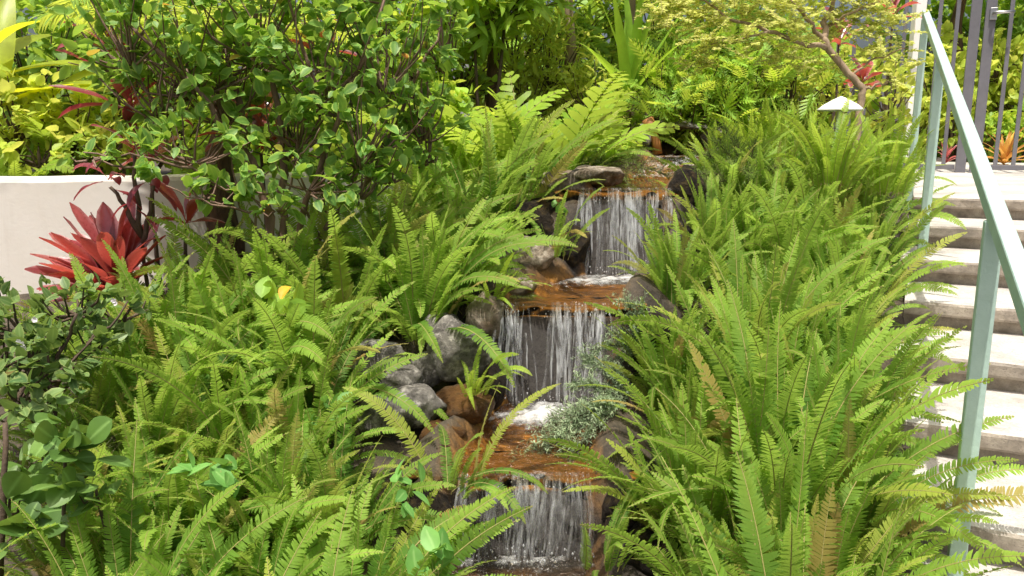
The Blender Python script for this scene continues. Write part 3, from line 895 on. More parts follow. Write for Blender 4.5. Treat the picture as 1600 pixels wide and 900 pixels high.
# ------------------------------------------------------------------ garden wall
def wall():
    a = at(-260, 279, 4.25); b = at(232, 279, 4.62); c = at(240, 281, 4.64); d = at(620, 330, 5.3)
    top = a[2]; bot = 0.2
    mb = MB(); th = .16
    pts = [a, b, d]
    # rounded coping section swept along two runs
    prof = [(-th / 2, bot), (-th / 2, top - .03), (-th / 2 + .008, top - .010), (-th / 2 + .03, top), (th / 2 - .03, top), (th / 2 - .008, top - .010), (th / 2, top - .03), (th / 2, bot)]
    path = [a + (b - a) * i / 30 for i in range(31)] + [b + (d - b) * i / 24 for i in range(1, 25)]
    V, F = [], []
    n = len(prof)
    for i, p in enumerate(path):
        t = path[min(i + 1, len(path) - 1)] - path[max(i - 1, 0)]; t[2] = 0; t = norm(t)
        nrm = np.array([-t[1], t[0], 0])
        for (o_, z) in prof:
            jt = .004 * mnoise.noise((p[0] * 4, z * 4, o_ * 3)) if z > bot else 0
            q = np.array([p[0], p[1], 0]) + nrm * (o_ + jt); V.append((q[0], q[1], z + (jt if z > bot + .1 else 0)))
    for i in range(len(path) - 1):
        for j in range(n - 1):
            F.append((i * n + j, (i + 1) * n + j, (i + 1) * n + j + 1, i * n + j + 1))
    F.append(tuple(range(n))); F.append(tuple((len(path) - 1) * n + j for j in range(n - 1, -1, -1)))
    mb.add(V, F)
    o = mb.build('garden_wall', M['stucco'], smooth=False, origin=(b[0], b[1], top))
    tag(o, 'low cream stucco garden wall behind the red cordyline', 'wall')


wall()

# ------------------------------------------------------------------ leaf templates
def leaf_T(width=0.5, rows=(0, .22, .5, .78, 1.0), prof=None, fold=0.25, droop=0.15, stem=0.0):
    prof = prof or (lambda t: math.sin(math.pi * t ** .85) ** .8)
    V, ed, tt, F = [], [], [], []
    last = None
    for i, t in enumerate(rows):
        z = -droop * t * t
        hw = width / 2 * prof(t) if 0 < t < 1 else 0
        if hw <= 1e-6:
            cur = [len(V)]; V.append((0, stem + t, z)); ed.append(0.4); tt.append(t)
        else:
            cur = [len(V), len(V) + 1, len(V) + 2]
            V += [(-hw, stem + t, z + fold * hw), (0, stem + t, z), (hw, stem + t, z + fold * hw)]; ed += [1, 0, 1]; tt += [t] * 3
        if last is not None:
            if len(last) == 1 and len(cur) == 3: F += [(last[0], cur[1], cur[0]), (last[0], cur[2], cur[1])]
            elif len(last) == 3 and len(cur) == 3: F += [(last[0], last[1], cur[1], cur[0]), (last[1], last[2], cur[2], cur[1])]
            elif len(last) == 3: F += [(last[0], last[1], cur[0]), (last[1], last[2], cur[0])]
        last = cur
    tri = np.array([f for f in F if len(f) == 3]); qd = np.array([f for f in F if len(f) == 4])
    G = [g for g in (tri, qd) if len(g)]
    return np.array(V, float), G, np.array(ed, float), np.array(tt, float)


T_OVAL = leaf_T(0.62, stem=.08)
T_ROUND = leaf_T(0.74, rows=(0, .12, .28, .45, .62, .78, .91, 1.0), prof=lambda t: math.sin(math.pi * t ** 1.25) ** .6, stem=.1, fold=.15)
T_LANCE = leaf_T(0.26, prof=lambda t: math.sin(math.pi * t ** .8) ** .9, droop=.3)
T_TINY = leaf_T(0.6, rows=(0, .5, 1.0), fold=.1, droop=.1)
T_NEEDLE = leaf_T(0.10, rows=(0, .5, 1.0), fold=0, droop=.1)


def lobed_T(n=6):
    """deeply cut leaf: paired fingers on a midrib"""
    V, F, ed, tt = [], [], [], []
    for i in range(n):
        t = .15 + .8 * i / (n - 1); L = .42 * math.sin(math.pi * (t * .8 + .15)) + .06
        for sg in (-1, 1):
            a = R(35 + 25 * t); d = np.array([sg * math.cos(a), math.sin(a), -.12]); q = np.array([0, 1, 0])
            b = np.array([0, t * .9, -.1 * t * t])
            k = len(V); w = .045
            V += [b - q * w, b + q * w, b + d * L * .6 + q * w * 1.2, b + d * L * .6 - q * w * 1.2, b + d * L]
            ed += [0, 0, 1, 1, 1]; tt += [t] * 5
            F += [(k, k + 3, k + 2, k + 1) if sg > 0 else (k, k + 1, k + 2, k + 3)]
            F += [(k + 3, k + 4, k + 2)]
    k = len(V)
    V += [(-.05, 0, 0), (.05, 0, 0), (.05, .9, -.1), (-.05, .9, -.1), (0, 1.1, -.15)]; ed += [0] * 5; tt += [0, 0, 1, 1, 1]
    F += [(k, k + 1, k + 2, k + 3), (k + 3, k + 2, k + 4)]
    tri = np.array([f for f in F if len(f) == 3]); qd = np.array([f for f in F if len(f) == 4])
    return np.array([np.asarray(v, float) for v in V]), [tri, qd], np.array(ed, float), np.array(tt, float)


T_LOBED = lobed_T()


def orient(N_, d, up, jit):
    """axes for leaves pointing along d with upper side toward up"""
    d = norm(d); z = norm(up + rng.normal(0, jit, (N_, 3)))
    x = norm(np.cross(d, z)); z = np.cross(x, d)
    return x, d, z


UP = np.array([0, 0, 1.0])


def bush(name, label, cat, base, clumps, n, T, leaf, mat, stems=True, group=None, shell=.55, cluster=6, jit=.45, stem_mat=None, upd=.35, stem_r=.012, stem_list=None, sc_var=.35, spread=1.0):
    """Empty > stem(s) + foliage.  clumps: list of (centre, radii); leaves sit in whorls at twig ends spread through each clump"""
    base = np.asarray(base, float)
    root = empty(name, base, label, cat, group)
    vol = np.array([r[0] * r[1] * r[2] for _, r in clumps]) ** .67; vol = vol / vol.sum()
    mbl, mbs = MB(), MB()
    for (c, r), fr in zip(clumps, vol):
        c = np.asarray(c, float); r = np.asarray(r, float)
        m = max(3, int(n * fr / cluster))
        dirs = norm(rng.normal(0, 1, (m, 3)))
        rad = (shell + (1 - shell) * rng.random(m)) ** .8 * (1 + .18 * rng.normal(0, 1, m))
        tips = c + dirs * rad[:, None] * r
        outw = norm(dirs / r * r.mean() + UP * upd + rng.normal(0, .3, (m, 3)))
        rep = rng.integers(max(2, cluster - 2), cluster + 3, m)
        tip = np.repeat(tips, rep, 0); od = np.repeat(outw, rep, 0); N_ = len(tip)
        d = norm(od * .75 + rng.normal(0, .62 * spread, (N_, 3)))
        upn = norm(UP + od * .5)
        x, y, z = orient(N_, d, upn, jit)
        s = leaf * (1 - sc_var + 2 * sc_var * rng.random(N_))
        P = tip + rng.normal(0, leaf * .25, (N_, 3)) - d * leaf * .2
        mbl.inst(T, x, y, z, P, s, np.clip(np.repeat(rng.random(m), rep) * .45 + rng.random(N_) * .55, 0, 1))
        if stems:
            pick = rng.choice(m, min(m, 26), replace=False)
            for i in pick:
                a = c - UP * r[2] * .7 + (tips[i] - c) * .15; mid = (a + tips[i]) / 2 + rng.normal(0, .03, 3) * r.mean() * 3 - UP * .02
                mbs.tube([a, mid, tips[i]], [stem_r * .55, stem_r * .4, stem_r * .2], 4, cap=False)
            a = c - UP * r[2] * .7; mid = base * .5 + a * .5 + rng.normal(0, .03, 3)
            if stem_list is None:
                mbs.tube([base - UP * .05, mid, a, c], [stem_r * 1.4, stem_r * 1.1, stem_r * .8, stem_r * .5], 6)
    if stem_list:
        for pts, r0, r1 in stem_list:
            mbs.tube(pts, np.linspace(r0, r1, len(pts)) * .8, 7)
    o = mbl.build('foliage', mat, origin=base); o.parent = root; o.location = (0, 0, 0)
    if mbs.n:
        o = mbs.build('stem', stem_mat or M['twig'], origin=base); o.parent = root; o.location = (0, 0, 0)
    return root


def wiggle(pts, n=4, amp=.02):
    """densify a polyline with small irregularities"""
    out = []
    for a, b in zip(pts[:-1], pts[1:]):
        a = np.asarray(a, float); b = np.asarray(b, float)
        for i in range(n): out.append(a + (b - a) * i / n + (rng.normal(0, amp, 3) if i else 0))
    out.append(np.asarray(pts[-1], float))
    return out


# ------------------------------------------------------------------ ferns
def frond_mesh(name, L, e0, arch, W, twist, mats, pitch=.0102, seed=0, forward=13, pw=.80, sway=.0, lobed=False, vfold=.22):
    rr = random.Random(seed)
    Mseg = 22
    pts = []; tang = []
    pos = np.zeros(3); sw = rr.uniform(-1, 1) * sway
    for i in range(Mseg + 1):
        t = i / Mseg
        el = e0 - arch * t ** 1.35
        az = sw * t * t
        tg = np.array([math.cos(el) * math.cos(az), math.cos(el) * math.sin(az), math.sin(el)])
        pts.append(pos.copy()); tang.append(tg)
        pos = pos + tg * L / Mseg
    pts = np.array(pts); tang = np.array(tang)
    mb = MB()
    mb.tube(pts, np.linspace(.0030, .0009, len(pts)) * (L / .7), 4, col=(.5, 0, 0), mat=1, cap=False)
    npair = int(L / pitch)
    gapset = set(g0 + j for g0 in ([rr.randrange(5, npair)] if rr.random() < .35 else []) for j in range(rr.randrange(1, 3)))
    V, C, F = [], [], []
    for i in range(npair):
        t = .05 + .95 * (i + .5) / npair
        fi = t * Mseg; i0 = min(int(fi), Mseg - 1); fr = fi - i0
        p = pts[i0] * (1 - fr) + pts[i0 + 1] * fr
        tg = norm(tang[i0] * (1 - fr) + tang[i0 + 1] * fr)
        sd = np.cross([0, 0, 1.0], tg) if abs(tg[2]) < .98 else np.array([0, 1.0, 0])
        sd = np.array([-math.sin(0), 1.0, 0]) - tg * tg[1]; sd = norm(sd)
        nm = np.cross(tg, sd)
        if nm[2] < 0 and abs(nm[2]) > .3 and False: nm = -nm
        tw = twist * t
        s2 = sd * math.cos(tw) + nm * math.sin(tw); n2 = np.cross(tg, s2)
        prof = min(1.0, .42 + 3.2 * t) * max(0.0, 1 - t ** 3.4) ** .75 + .03
        ll = W * prof
        pwid = L / npair * pw * (1.0 if prof > .3 else .8)
        for sg in (-1, 1):
            a = R(forward + 14 * t + rr.uniform(-8, 8) + 5 * math.sin(i * .21 + seed))
            d = norm(s2 * sg * math.cos(a) + tg * math.sin(a) + n2 * (vfold + rr.uniform(-.09, .09)))
            wv = norm(tg - d * np.dot(tg, d)); nn = np.cross(d, wv) * sg
            lj = ll * rr.uniform(.86, 1.06)
            if rr.random() < .03 or (i in gapset): continue
            dr = -n2 * lj * .22
            k = len(V)
            b = p + tg * rr.uniform(-.001, .001)
            if lobed:
                ws = (.55, .50, .42)
            else:
                ws = (.40, .52, .40)
            V += [b - wv * pwid * ws[0], b + wv * pwid * (ws[0] + .14), b + d * lj * .42 + wv * pwid * ws[1] + dr * .1, b + d * lj * .42 - wv * pwid * ws[1] + dr * .1,
                  b + d * lj * .80 + wv * pwid * ws[2] + dr * .5, b + d * lj * .80 - wv * pwid * ws[2] + dr * .5, b + d * lj + wv * pwid * .12 + dr]
            rd = rr.random()
            C += [(rd, e, t) for e in (0, 0, .5, .5, 1, 1, 1)]
            if sg > 0: F += [(k, k + 3, k + 2, k + 1), (k + 3, k + 5, k + 4, k + 2), (k + 5, k + 6, k + 4)]
            else: F += [(k, k + 1, k + 2, k + 3), (k + 3, k + 2, k + 4, k + 5), (k + 5, k + 4, k + 6)]
    mb.add(V, F, C, mat=0)
    return mb.mesh(name, mats)


FM = [M['fern'], M['rachis']]
FRONDS = {'up': [], 'mid': [], 'out': []}
for i in range(7):
    FRONDS['up'].append(frond_mesh('frond', .66 + .03 * i, R(87 - 2 * i), R(10 + 9 * i), .050 + .003 * (i % 3), R(-70 + 24 * i), FM, seed=i, sway=.35))
for i in range(8):
    FRONDS['mid'].append(frond_mesh('frond', .62 + .03 * i, R(81 - 2 * i), R(40 + 9 * i), .048 + .003 * (i % 4), R(-60 + 17 * i), FM, seed=20 + i, sway=.5))
for i in range(7):
    FRONDS['out'].append(frond_mesh('frond', .50 + .04 * i, R(62 - 3 * i), R(54 + 8 * i), .044 + .003 * (i % 3), R(-40 + 13 * i), FM, seed=40 + i, sway=.5))
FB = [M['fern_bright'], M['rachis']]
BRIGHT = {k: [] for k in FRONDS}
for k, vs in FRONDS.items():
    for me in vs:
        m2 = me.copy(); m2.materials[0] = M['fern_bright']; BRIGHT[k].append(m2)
LOBED = [frond_mesh('frond', .58 + .05 * i, R(84 - 3 * i), R(30 + 14 * i), .12 + .012 * (i % 3), R(-50 + 22 * i), FB, pitch=.040, seed=70 + i, forward=26, pw=.72, lobed=True, sway=.3, vfold=.1) for i in range(6)]


def fern(p, label, n=26, size=1.0, mix=(.4, .4, .2), lib=None, group='sword ferns on the banks of the stream', name='sword_fern', cat='fern', az=None, lean=.12):
    lib = lib or FRONDS
    root = empty(name, p, label, cat, group)
    ga = random.uniform(0, 6.28)
    for i in range(n):
        u = random.random()
        key = 'up' if u < mix[0] else ('mid' if u < mix[0] + mix[1] else 'out')
        o = bpy.data.objects.new('frond', random.choice(lib[key]))
        COL.objects.link(o); o.parent = root
        a = ga + i * 2.39996 + random.uniform(-.3, .3)
        if az is not None and random.random() < .6: a = az + random.gauss(0, .8)
        rr_ = random.uniform(.01, .19) * size
        o.location = (rr_ * math.cos(a), rr_ * math.sin(a), -.02)
        o.rotation_euler = (random.gauss(0, lean), random.gauss(0, lean), a)
        s = size * (random.uniform(.75, 1.2) if random.random() < .7 else random.uniform(.42, .75))
        o.scale = (s, s, s * random.uniform(.9, 1.12))
    return root


# right bank: rows going back from the camera, columns from the stream to the stairs
ROWS = [(1.62, 'nearest the camera'), (2.02, 'in the second row from the camera'), (2.45, 'level with the lowest cascade'), (2.92, 'level with the lower pool'), (3.40, 'level with the middle waterfall foot'),
        (3.88, 'level with the middle pool'), (4.40, 'level with the upper waterfall foot'), (4.95, 'level with the upper pool'), (5.55, 'just in front of the leaning tree'), (6.25, 'behind the leaning tree')]
LOOK = ['tall upright', 'broad arching', 'dense', 'loose spreading', 'bushy', 'long fronded']
cnt = 0
for ri, (Y, row) in enumerate(ROWS):
    x0 = float(stream_c(Y) + stream_w(Y)) + .27; x1 = float(stair_x(Y)) - .30
    nc = 3 if Y < 4.2 else 4
    cols3 = ['at the right stream edge', 'midway across the right bank', 'by the stairs']
    cols4 = ['at the right stream edge', 'second from the right stream edge', 'second from the stairs', 'by the stairs']
    for ci in range(nc):
        f = ci / (nc - 1)
        x = x0 + (x1 - x0) * f + random.uniform(-.06, .06); y = Y + random.uniform(-.08, .08)
        if ri == 0 and ci == 2: continue
        if ci == 0 and ri < 4: x += .06
        look = LOOK[cnt % 6]; cnt += 1
        mix = {'tall upright': (.8, .17, .03), 'broad arching': (.42, .48, .10), 'dense': (.62, .30, .08), 'loose spreading': (.48, .40, .12), 'bushy': (.6, .3, .1), 'long fronded': (.68, .29, .03)}[look]
        n = {'dense': 80, 'loose spreading': 64, 'bushy': 76}.get(look, 70)
        sz = {'long fronded': 1.06, 'tall upright': 1.02}.get(look, .95) * (1.0 if Y < 3.2 else (.92 if Y < 5.2 else (.78 if Y < 5.9 else .95)))
        if ci == 0: sz *= (.66 if 1 <= ri <= 6 else .76)
        if ci == nc - 1: sz *= .80
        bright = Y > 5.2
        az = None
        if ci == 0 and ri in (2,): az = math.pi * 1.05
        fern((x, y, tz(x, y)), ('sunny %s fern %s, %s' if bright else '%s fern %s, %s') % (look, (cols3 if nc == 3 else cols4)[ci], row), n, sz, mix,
             lib=BRIGHT if bright else None, az=az)

# left bank
LROWS = [(1.66, [60, 300, 490], 'nearest the camera', .72), (2.0, [190, 390, 545], 'in the second row from the camera', .72), (2.42, [120, 270, 420, 520], 'in the third row from the camera', .68),
         (2.88, [130, 240, 350, 450], 'in front of the left rock bank', .76), (3.32, [190, 290, 400, 480], 'level with the large pitted boulder', .88), (3.75, [310, 430, 540, 650], 'in front of the big shrub', .95),
         (4.15, [500, 610, 705], 'right of the shrub stems', .95), (4.75, [600, 690, 775], 'beside the dark wet rock mass', 1.0), (5.4, [690, 780, 860], 'at the back of the left bank', .95)]
CW = {3: ['leftmost clump', 'middle clump', 'rightmost clump'], 4: ['leftmost clump', 'second clump', 'third clump', 'rightmost clump']}
for ri, (Y, pxs, row, sz) in enumerate(LROWS):
    for ci, px in enumerate(pxs):
        p = gnd(px, Y + random.uniform(-.06, .06))
        look = LOOK[cnt % 6]; cnt += 1
        mix = {'tall upright': (.5, .35, .15), 'broad arching': (.2, .5, .3), 'dense': (.3, .45, .25), 'loose spreading': (.25, .4, .35), 'bushy': (.35, .4, .25), 'long fronded': (.35, .45, .2)}[look]
        n = {'dense': 72, 'loose spreading': 56, 'bushy': 70}.get(look, 64)
        fern(p, '%s fern on the left bank, %s %s' % (look, CW[len(pxs)][ci], row), n, sz, mix, az=(-.2 if px > 540 else None))

# fronds of small ferns growing on the rocks
for px, py, Y, lab, s in [(735, 610, 3.2, 'small lime fern with few fronds at the foot of the large pitted boulder', .42), (770, 470, 3.66, 'small fern sprouting at the left lip of the middle waterfall', .35),
                          (860, 400, 4.25, 'sparse fern on the dark rock left of the upper waterfall', .5), (825, 300, 4.75, 'arching fern hanging over the dark wet rock mass', .7), (1300, 285, 4.75, 'sunny fern directly below the white garden lamp', .905), (1385, 300, 4.8, 'sunny fern in front of the leaning tree foot', .901), (935, 870, 2.3, 'pale fern tuft at the right foot of the lowest cascade', .5),
                          (700, 760, 2.62, 'fern arching over the left rim of the lower pool', .62)]:
    p = at(px, py, Y); fern(p, lab, 12 if s < .9 else 40, s if s < .9 else s * .72, (.2, .5, .3) if s < .9 else (.4, .4, .2), group='small ferns among the rocks' if s < .9 else 'sword ferns on the banks of the stream', lib=BRIGHT if s < .5 or s > .9 else None, az=-.2 if s < .9 else None)

# broad lobed ferns in the sun at the back
for i, (px, Y, lab, s, n) in enumerate([(835, 5.7, 'tall bright lobed fern standing in sun in front of the palm trunks', 1.55, 22), (755, 5.8, 'bright lobed fern left of the tallest lobed fern', 1.3, 20), (905, 6.0, 'low yellow-green lobed fern beside the strap leaved plant', 1.1, 20),
                                        (690, 5.8, 'bright lobed fern behind the tall shrub twigs', 1.3, 18), (20, 4.9, 'pale lobed fern just behind the cream wall at the left edge', .75, 14), (120, 5.3, 'sunlit lobed fern behind the cream wall under the white gap', .8, 12),
                                        (960, 6.5, 'yellow-green lobed fern right of the strap leaved plant base', .7, 14)]):
    if px < 200: p = at(px, 300, Y)
    else: p = gnd(px, Y)
    fern(p, lab, n, s, lib={'up': LOBED, 'mid': LOBED, 'out': LOBED}, group='broad lobed ferns in the background', name='lobed_fern')

# ------------------------------------------------------------------ shrub in front of the wall
sb = gnd(425, 3.98)
stems = []
def P3(*q): return [at(*a) for a in q]
for q, r0, r1 in [
    ([(425, 520, 3.98), (420, 330, 4.0), (395, 250, 4.0), (375, 160, 4.02), (352, 60, 4.05), (345, -60, 4.1)], .030, .012),
    ([(430, 520, 3.98), (425, 340, 3.95), (370, 230, 3.9), (330, 165, 3.85), (260, 90, 3.8), (180, 20, 3.8)], .026, .008),
    ([(435, 520, 3.98), (445, 340, 4.0), (440, 200, 4.05), (425, 120, 4.05), (400, 20, 4.05), (395, -70, 4.1)], .028, .012),
    ([(440, 520, 3.98), (470, 350, 3.95), (520, 210, 3.9), (560, 110, 3.9), (600, 0, 3.9)], .024, .009),
    ([(440, 520, 3.98), (500, 370, 4.05), (590, 260, 4.1), (640, 140, 4.1), (690, 30, 4.1)], .022, .008),
    ([(425, 400, 3.97), (370, 300, 3.8), (300, 262, 3.65), (220, 245, 3.55), (130, 238, 3.5)], .014, .004),
    ([(440, 420, 3.98), (400, 330, 3.7), (330, 320, 3.6), (260, 290, 3.55)], .010, .004),
    ([(500, 370, 4.02), (450, 300, 3.85), (470, 240, 3.75), (500, 200, 3.7)], .010, .004)]:
    stems.append((wiggle(P3(*q), 4, .012), r0, r1))
def cl(px, py, Y, rx, ry, rz): return (at(px, py, Y), (rx, ry, rz))
clumps = [cl(300, 60, 3.95, .45, .35, .36), cl(400, 10, 4.0, .42, .35, .36), cl(500, 60, 3.95, .40, .33, .40), cl(600, 50, 4.05, .34, .30, .40), cl(660, 150, 4.15, .18, .24, .30), cl(670, 215, 4.2, .13, .2, .16), cl(610, 260, 4.1, .16, .2, .12), cl(560, 190, 3.9, .32, .26, .30),
          cl(460, 170, 4.0, .36, .28, .28), cl(350, 140, 4.05, .36, .26, .24), cl(250, 130, 3.9, .30, .26, .26), cl(200, 40, 3.85, .30, .26, .25), cl(480, 265, 3.8, .28, .22, .14), cl(560, 285, 3.9, .20, .2, .12),
          cl(300, 225, 3.75, .30, .20, .13), cl(220, 245, 3.58, .22, .14, .07), cl(140, 235, 3.52, .15, .12, .06), cl(370, 265, 3.75, .22, .18, .12), cl(320, 295, 3.62, .16, .13, .08), cl(430, 310, 3.75, .18, .16, .08),
          cl(400, -70, 4.1, .5, .3, .2), cl(600, -50, 4.1, .35, .3, .2), cl(690, 40, 4.2, .16, .2, .3)]
bush('flowering_shrub', 'big leafy shrub with grey-brown stems in front of the cream wall', 'shrub', sb, clumps, 3900, T_OVAL, .068, M['shrub'], stem_list=stems, stem_mat=M['bark'], cluster=6, shell=.45)

# ------------------------------------------------------------------ strap leaves and rosettes
def strap(mb, base, az, el, L, W, bend, prof, fold=.35, twist=0.0, rnd=None, rows=10, wav=0.0, mat=0):
    p = np.asarray(base, float).copy()
    V, C, F = [], [], []
    rnd = random.random() if rnd is None else rnd
    for i in range(rows + 1):
        t = i / rows
        e = el - bend * t ** 1.4
        tg = np.array([math.cos(e) * math.cos(az), math.cos(e) * math.sin(az), math.sin(e)])
        sd = np.array([-math.sin(az), math.cos(az), 0.0]); nm = np.cross(tg, sd)
        tw = twist * t
        s2 = sd * math.cos(tw) + nm * math.sin(tw); n2 = np.cross(tg, s2)
        hw = W / 2 * max(prof(t), .02)
        w1 = wav * W * math.sin(t * 13 + rnd * 9); w2 = wav * W * math.sin(t * 11 + rnd * 17 + 2)
        V += [p - s2 * hw + n2 * (fold * hw + w1), p - s2 * hw * .5 + n2 * (fold * hw * .35 + w1 * .4), p.copy(), p + s2 * hw * .5 + n2 * (fold * hw * .35 + w2 * .4), p + s2 * hw + n2 * (fold * hw + w2)]
        C += [(rnd, 1, t), (rnd, .5, t), (rnd, 0, t), (rnd, .5, t), (rnd, 1, t)]
        if i:
            b = 5 * (i - 1)
            F += [(b + k, b + k + 1, b + k + 6, b + k + 5) for k in range(4)]
        p = p + tg * L / rows
    mb.add(V, F, C, mat)


def cord_prof(t): return max(.14, math.sin(math.pi * min(1, max(0, (t - .10) / .93)) ** 1.15) ** .72) if t < .99 else .06
def lance_prof(t): return min(1, .45 + 2.2 * t) * (1 - t ** 2.2)
def banana_prof(t): return (.06 if t < .15 else math.sin(math.pi * ((t - .15) / .86) ** .75) ** .6)


def rosette(name, label, cat, base, stem_pts, heads, mat, group=None, stem_mat=None, r0=.016, prof=cord_prof, fold=.35):
    """heads: list of (point, n, L, W, elmin, elmax, bend, azmin, azmax)"""
    base = np.asarray(base, float)
    root = empty(name, base, label, cat, group)
    mb = MB(); ms = MB()
    for pts in stem_pts: ms.tube(pts, np.linspace(r0, r0 * .6, len(pts)), 7)
    for (c, n, L, W, e0, e1, bend, a0, a1) in heads:
        for i in range(n):
            f = (i + random.random() * .6) / n
            az = a0 + (a1 - a0) * ((i * .618034 + random.random() * .08) % 1.0)
            strap(mb, np.asarray(c) + rng.normal(0, .012, 3) + UP * .05 * f, az, e0 + (e1 - e0) * f, L * random.uniform(.75, 1.1), W * random.uniform(.8, 1.12), bend * random.uniform(.4, 1.3), prof, fold, random.uniform(-.7, .7), wav=.05)
    o = mb.build('foliage', mat, origin=base); o.parent = root; o.location = (0, 0, 0)
    if ms.n:
        o = ms.build('stem', stem_mat or M['twig'], origin=base); o.parent = root; o.location = (0, 0, 0)
    return root


PI = math.pi
# the red cordyline on the wall
c0 = at(186, 466, 3.9); cb = np.array([c0[0] + .05, c0[1], tz(c0[0], c0[1])])
rosette('red_cordyline', 'large red cordyline rosette glowing in front of the cream wall', 'cordyline', cb, [[cb, c0]],
        [(c0, 20, .40, .098, R(8), R(64), R(10), R(120), R(240)), (c0 + UP * .03, 15, .43, .098, R(50), R(86), R(12), R(20), R(200)), (c0 + UP * .02, 7, .33, .08, R(30), R(72), R(45), R(-75), R(40)),
         (c0, 10, .41, .092, R(2), R(60), R(18), R(190), R(290))], M['red'], r0=.02)
# its tall bare neighbour
a = at(234, 480, 3.95); b = at(222, 370, 3.95); c = at(213, 300, 3.95)
ab = np.array([a[0], a[1], tz(a[0], a[1])])
l1, l2, l3, l4 = at(172, 292, 3.93), at(205, 318, 3.9), at(240, 290, 3.95), at(197, 330, 3.93)
rosette('red_cordyline', 'thin dark stemmed cordyline with small drooping maroon leaves right of the large red rosette', 'cordyline', ab,
        [wiggle([ab, a, b], 3, .006), wiggle([b, c, at(210, 240, 3.95)], 3, .006), wiggle([b, at(198, 325, 3.94), l1], 3, .004), wiggle([at(224, 380, 3.95), at(236, 330, 3.95), l3], 3, .004), wiggle([b, l4], 2, .004)],
        [(l1, 5, .20, .045, R(-20), R(50), R(70), 0, 2 * PI), (at(210, 245, 3.95), 7, .26, .06, R(0), R(70), R(60), 0, 2 * PI), (l3, 4, .22, .05, R(-40), R(30), R(60), 0, 2 * PI), (l2, 3, .16, .035, R(-50), R(20), R(50), 0, 2 * PI)], M['purple'], r0=.014)
for px, py, Y, lab, L, n, mt in [(236, 232, 4.35, 'red cordyline showing through the shrub leaves above the wall', .26, 9, 'red'), (408, 215, 4.25, 'bright red cordyline between the shrub stems', .36, 12, 'red'), (290, 330, 4.2, 'narrow red cordyline leaves hanging at the right end of the visible wall', .26, 6, 'red'),
                                 (205, 150, 4.9, 'dark maroon cordyline behind the wall in the upper left', .46, 16, 'purple'), (180, 60, 5.1, 'maroon cordyline higher up behind the upper left leaves', .36, 9, 'purple'), (1345, 110, 6.6, 'red cordyline behind the kink of the leaning tree', .22, 8, 'red'),
                                 (1310, 45, 6.9, 'orange-red cordyline behind the crown of the leaning tree', .26, 8, 'red'), (1395, 5, 7.2, 'red cordyline tip beside the fence top', .3, 7, 'red'), (498, 60, 5.0, 'red cordyline behind the right half of the shrub', .3, 8, 'red')]:
    c = at(px, py + 25, Y); bs = np.array([c[0], c[1], tz(c[0], c[1])])
    rosette('red_cordyline' if mt == 'red' else 'maroon_cordyline', lab, 'cordyline', bs, [wiggle([bs, c], 3, .01)], [(c, n, L, .075, R(5), R(85), R(50), 0, 2 * PI)], M[mt], r0=.014)

# big plain leaves top left
c = at(-30, 200, 5.2); bs = np.array([c[0], c[1], .8])
root = rosette('broad_leaf_plant', 'banana-like plant with long yellow-green leaves at the top left edge', 'plant', bs, [], [], M['yellow_leaf']) if False else empty('broad_leaf_plant', bs, 'banana-like plant with long yellow-green leaves at the top left edge', 'plant')
mb = MB()
for (x_, y_, az, el, L, W, bd) in [(-60, 150, R(20), R(30), .9, .22, R(50)), (-40, 160, R(-10), R(12), 1.0, .20, R(25)), (-50, 130, R(5), R(55), .9, .22, R(80)), (-20, 180, R(-5), R(25), .95, .16, R(40)), (-80, 200, R(60), R(60), 1.0, .24, R(50)), (-10, 200, R(100), R(75), 1.1, .22, R(30)), (60, 190, R(30), R(60), .6, .2, R(70))]:
    strap(mb, at(x_, y_, 5.2), az, el, L, W, bd, banana_prof, .18, R(20), wav=.02)
o = mb.build('foliage', M['yellow_leaf'], origin=bs); o.parent = root; o.location = (0, 0, 0)
mb = MB()
for (x_, y_) in ((-60, 150), (-20, 180), (60, 190), (-80, 200)): mb.tube(wiggle([bs, at(x_, y_, 5.2)], 3, .01), [.03, .025, .02, .012], 7)
o = mb.build('stem', M['mid'], origin=bs); o.parent = root; o.location = (0, 0, 0)

# strap leaved plant in the centre background
c = gnd(985, 6.9); c = at(985, 160, 6.9)
rosette('strap_leaved_plant', 'bright green plant with long upright strap leaves behind the upper pool', 'plant', np.array([c[0], c[1], tz(c[0], c[1])]), [[np.array([c[0], c[1], tz(c[0], c[1])]), c]],
        [(c, 8, 1.15, .10, R(62), R(88), R(14), R(0), R(360)), (c, 6, .7, .075, R(35), R(65), R(30), R(0), R(360))], M['strap'], prof=lance_prof, stem_mat=M['bark'])
c = at(1570, 250, 9.2)
rosette('bromeliad', 'orange bromeliad behind the gate bars at the right edge', 'bromeliad', np.array([c[0], c[1], tz(c[0], c[1])]), [], [(np.array([c[0], c[1], c[2] - .05]), 20, .42, .06, R(15), R(80), R(40), 0, 2 * PI)], M['bromeliad'], prof=lance_prof)
c = at(1478, 246, 9.0)
rosette('bromeliad', 'small red and green bromeliad behind the fence left of the gate post', 'bromeliad', np.array([c[0], c[1], tz(c[0], c[1])]), [], [(np.array([c[0], c[1], c[2] - .05]), 12, .22, .04, R(25), R(80), R(40), 0, 2 * PI)], M['red'], prof=lance_prof)

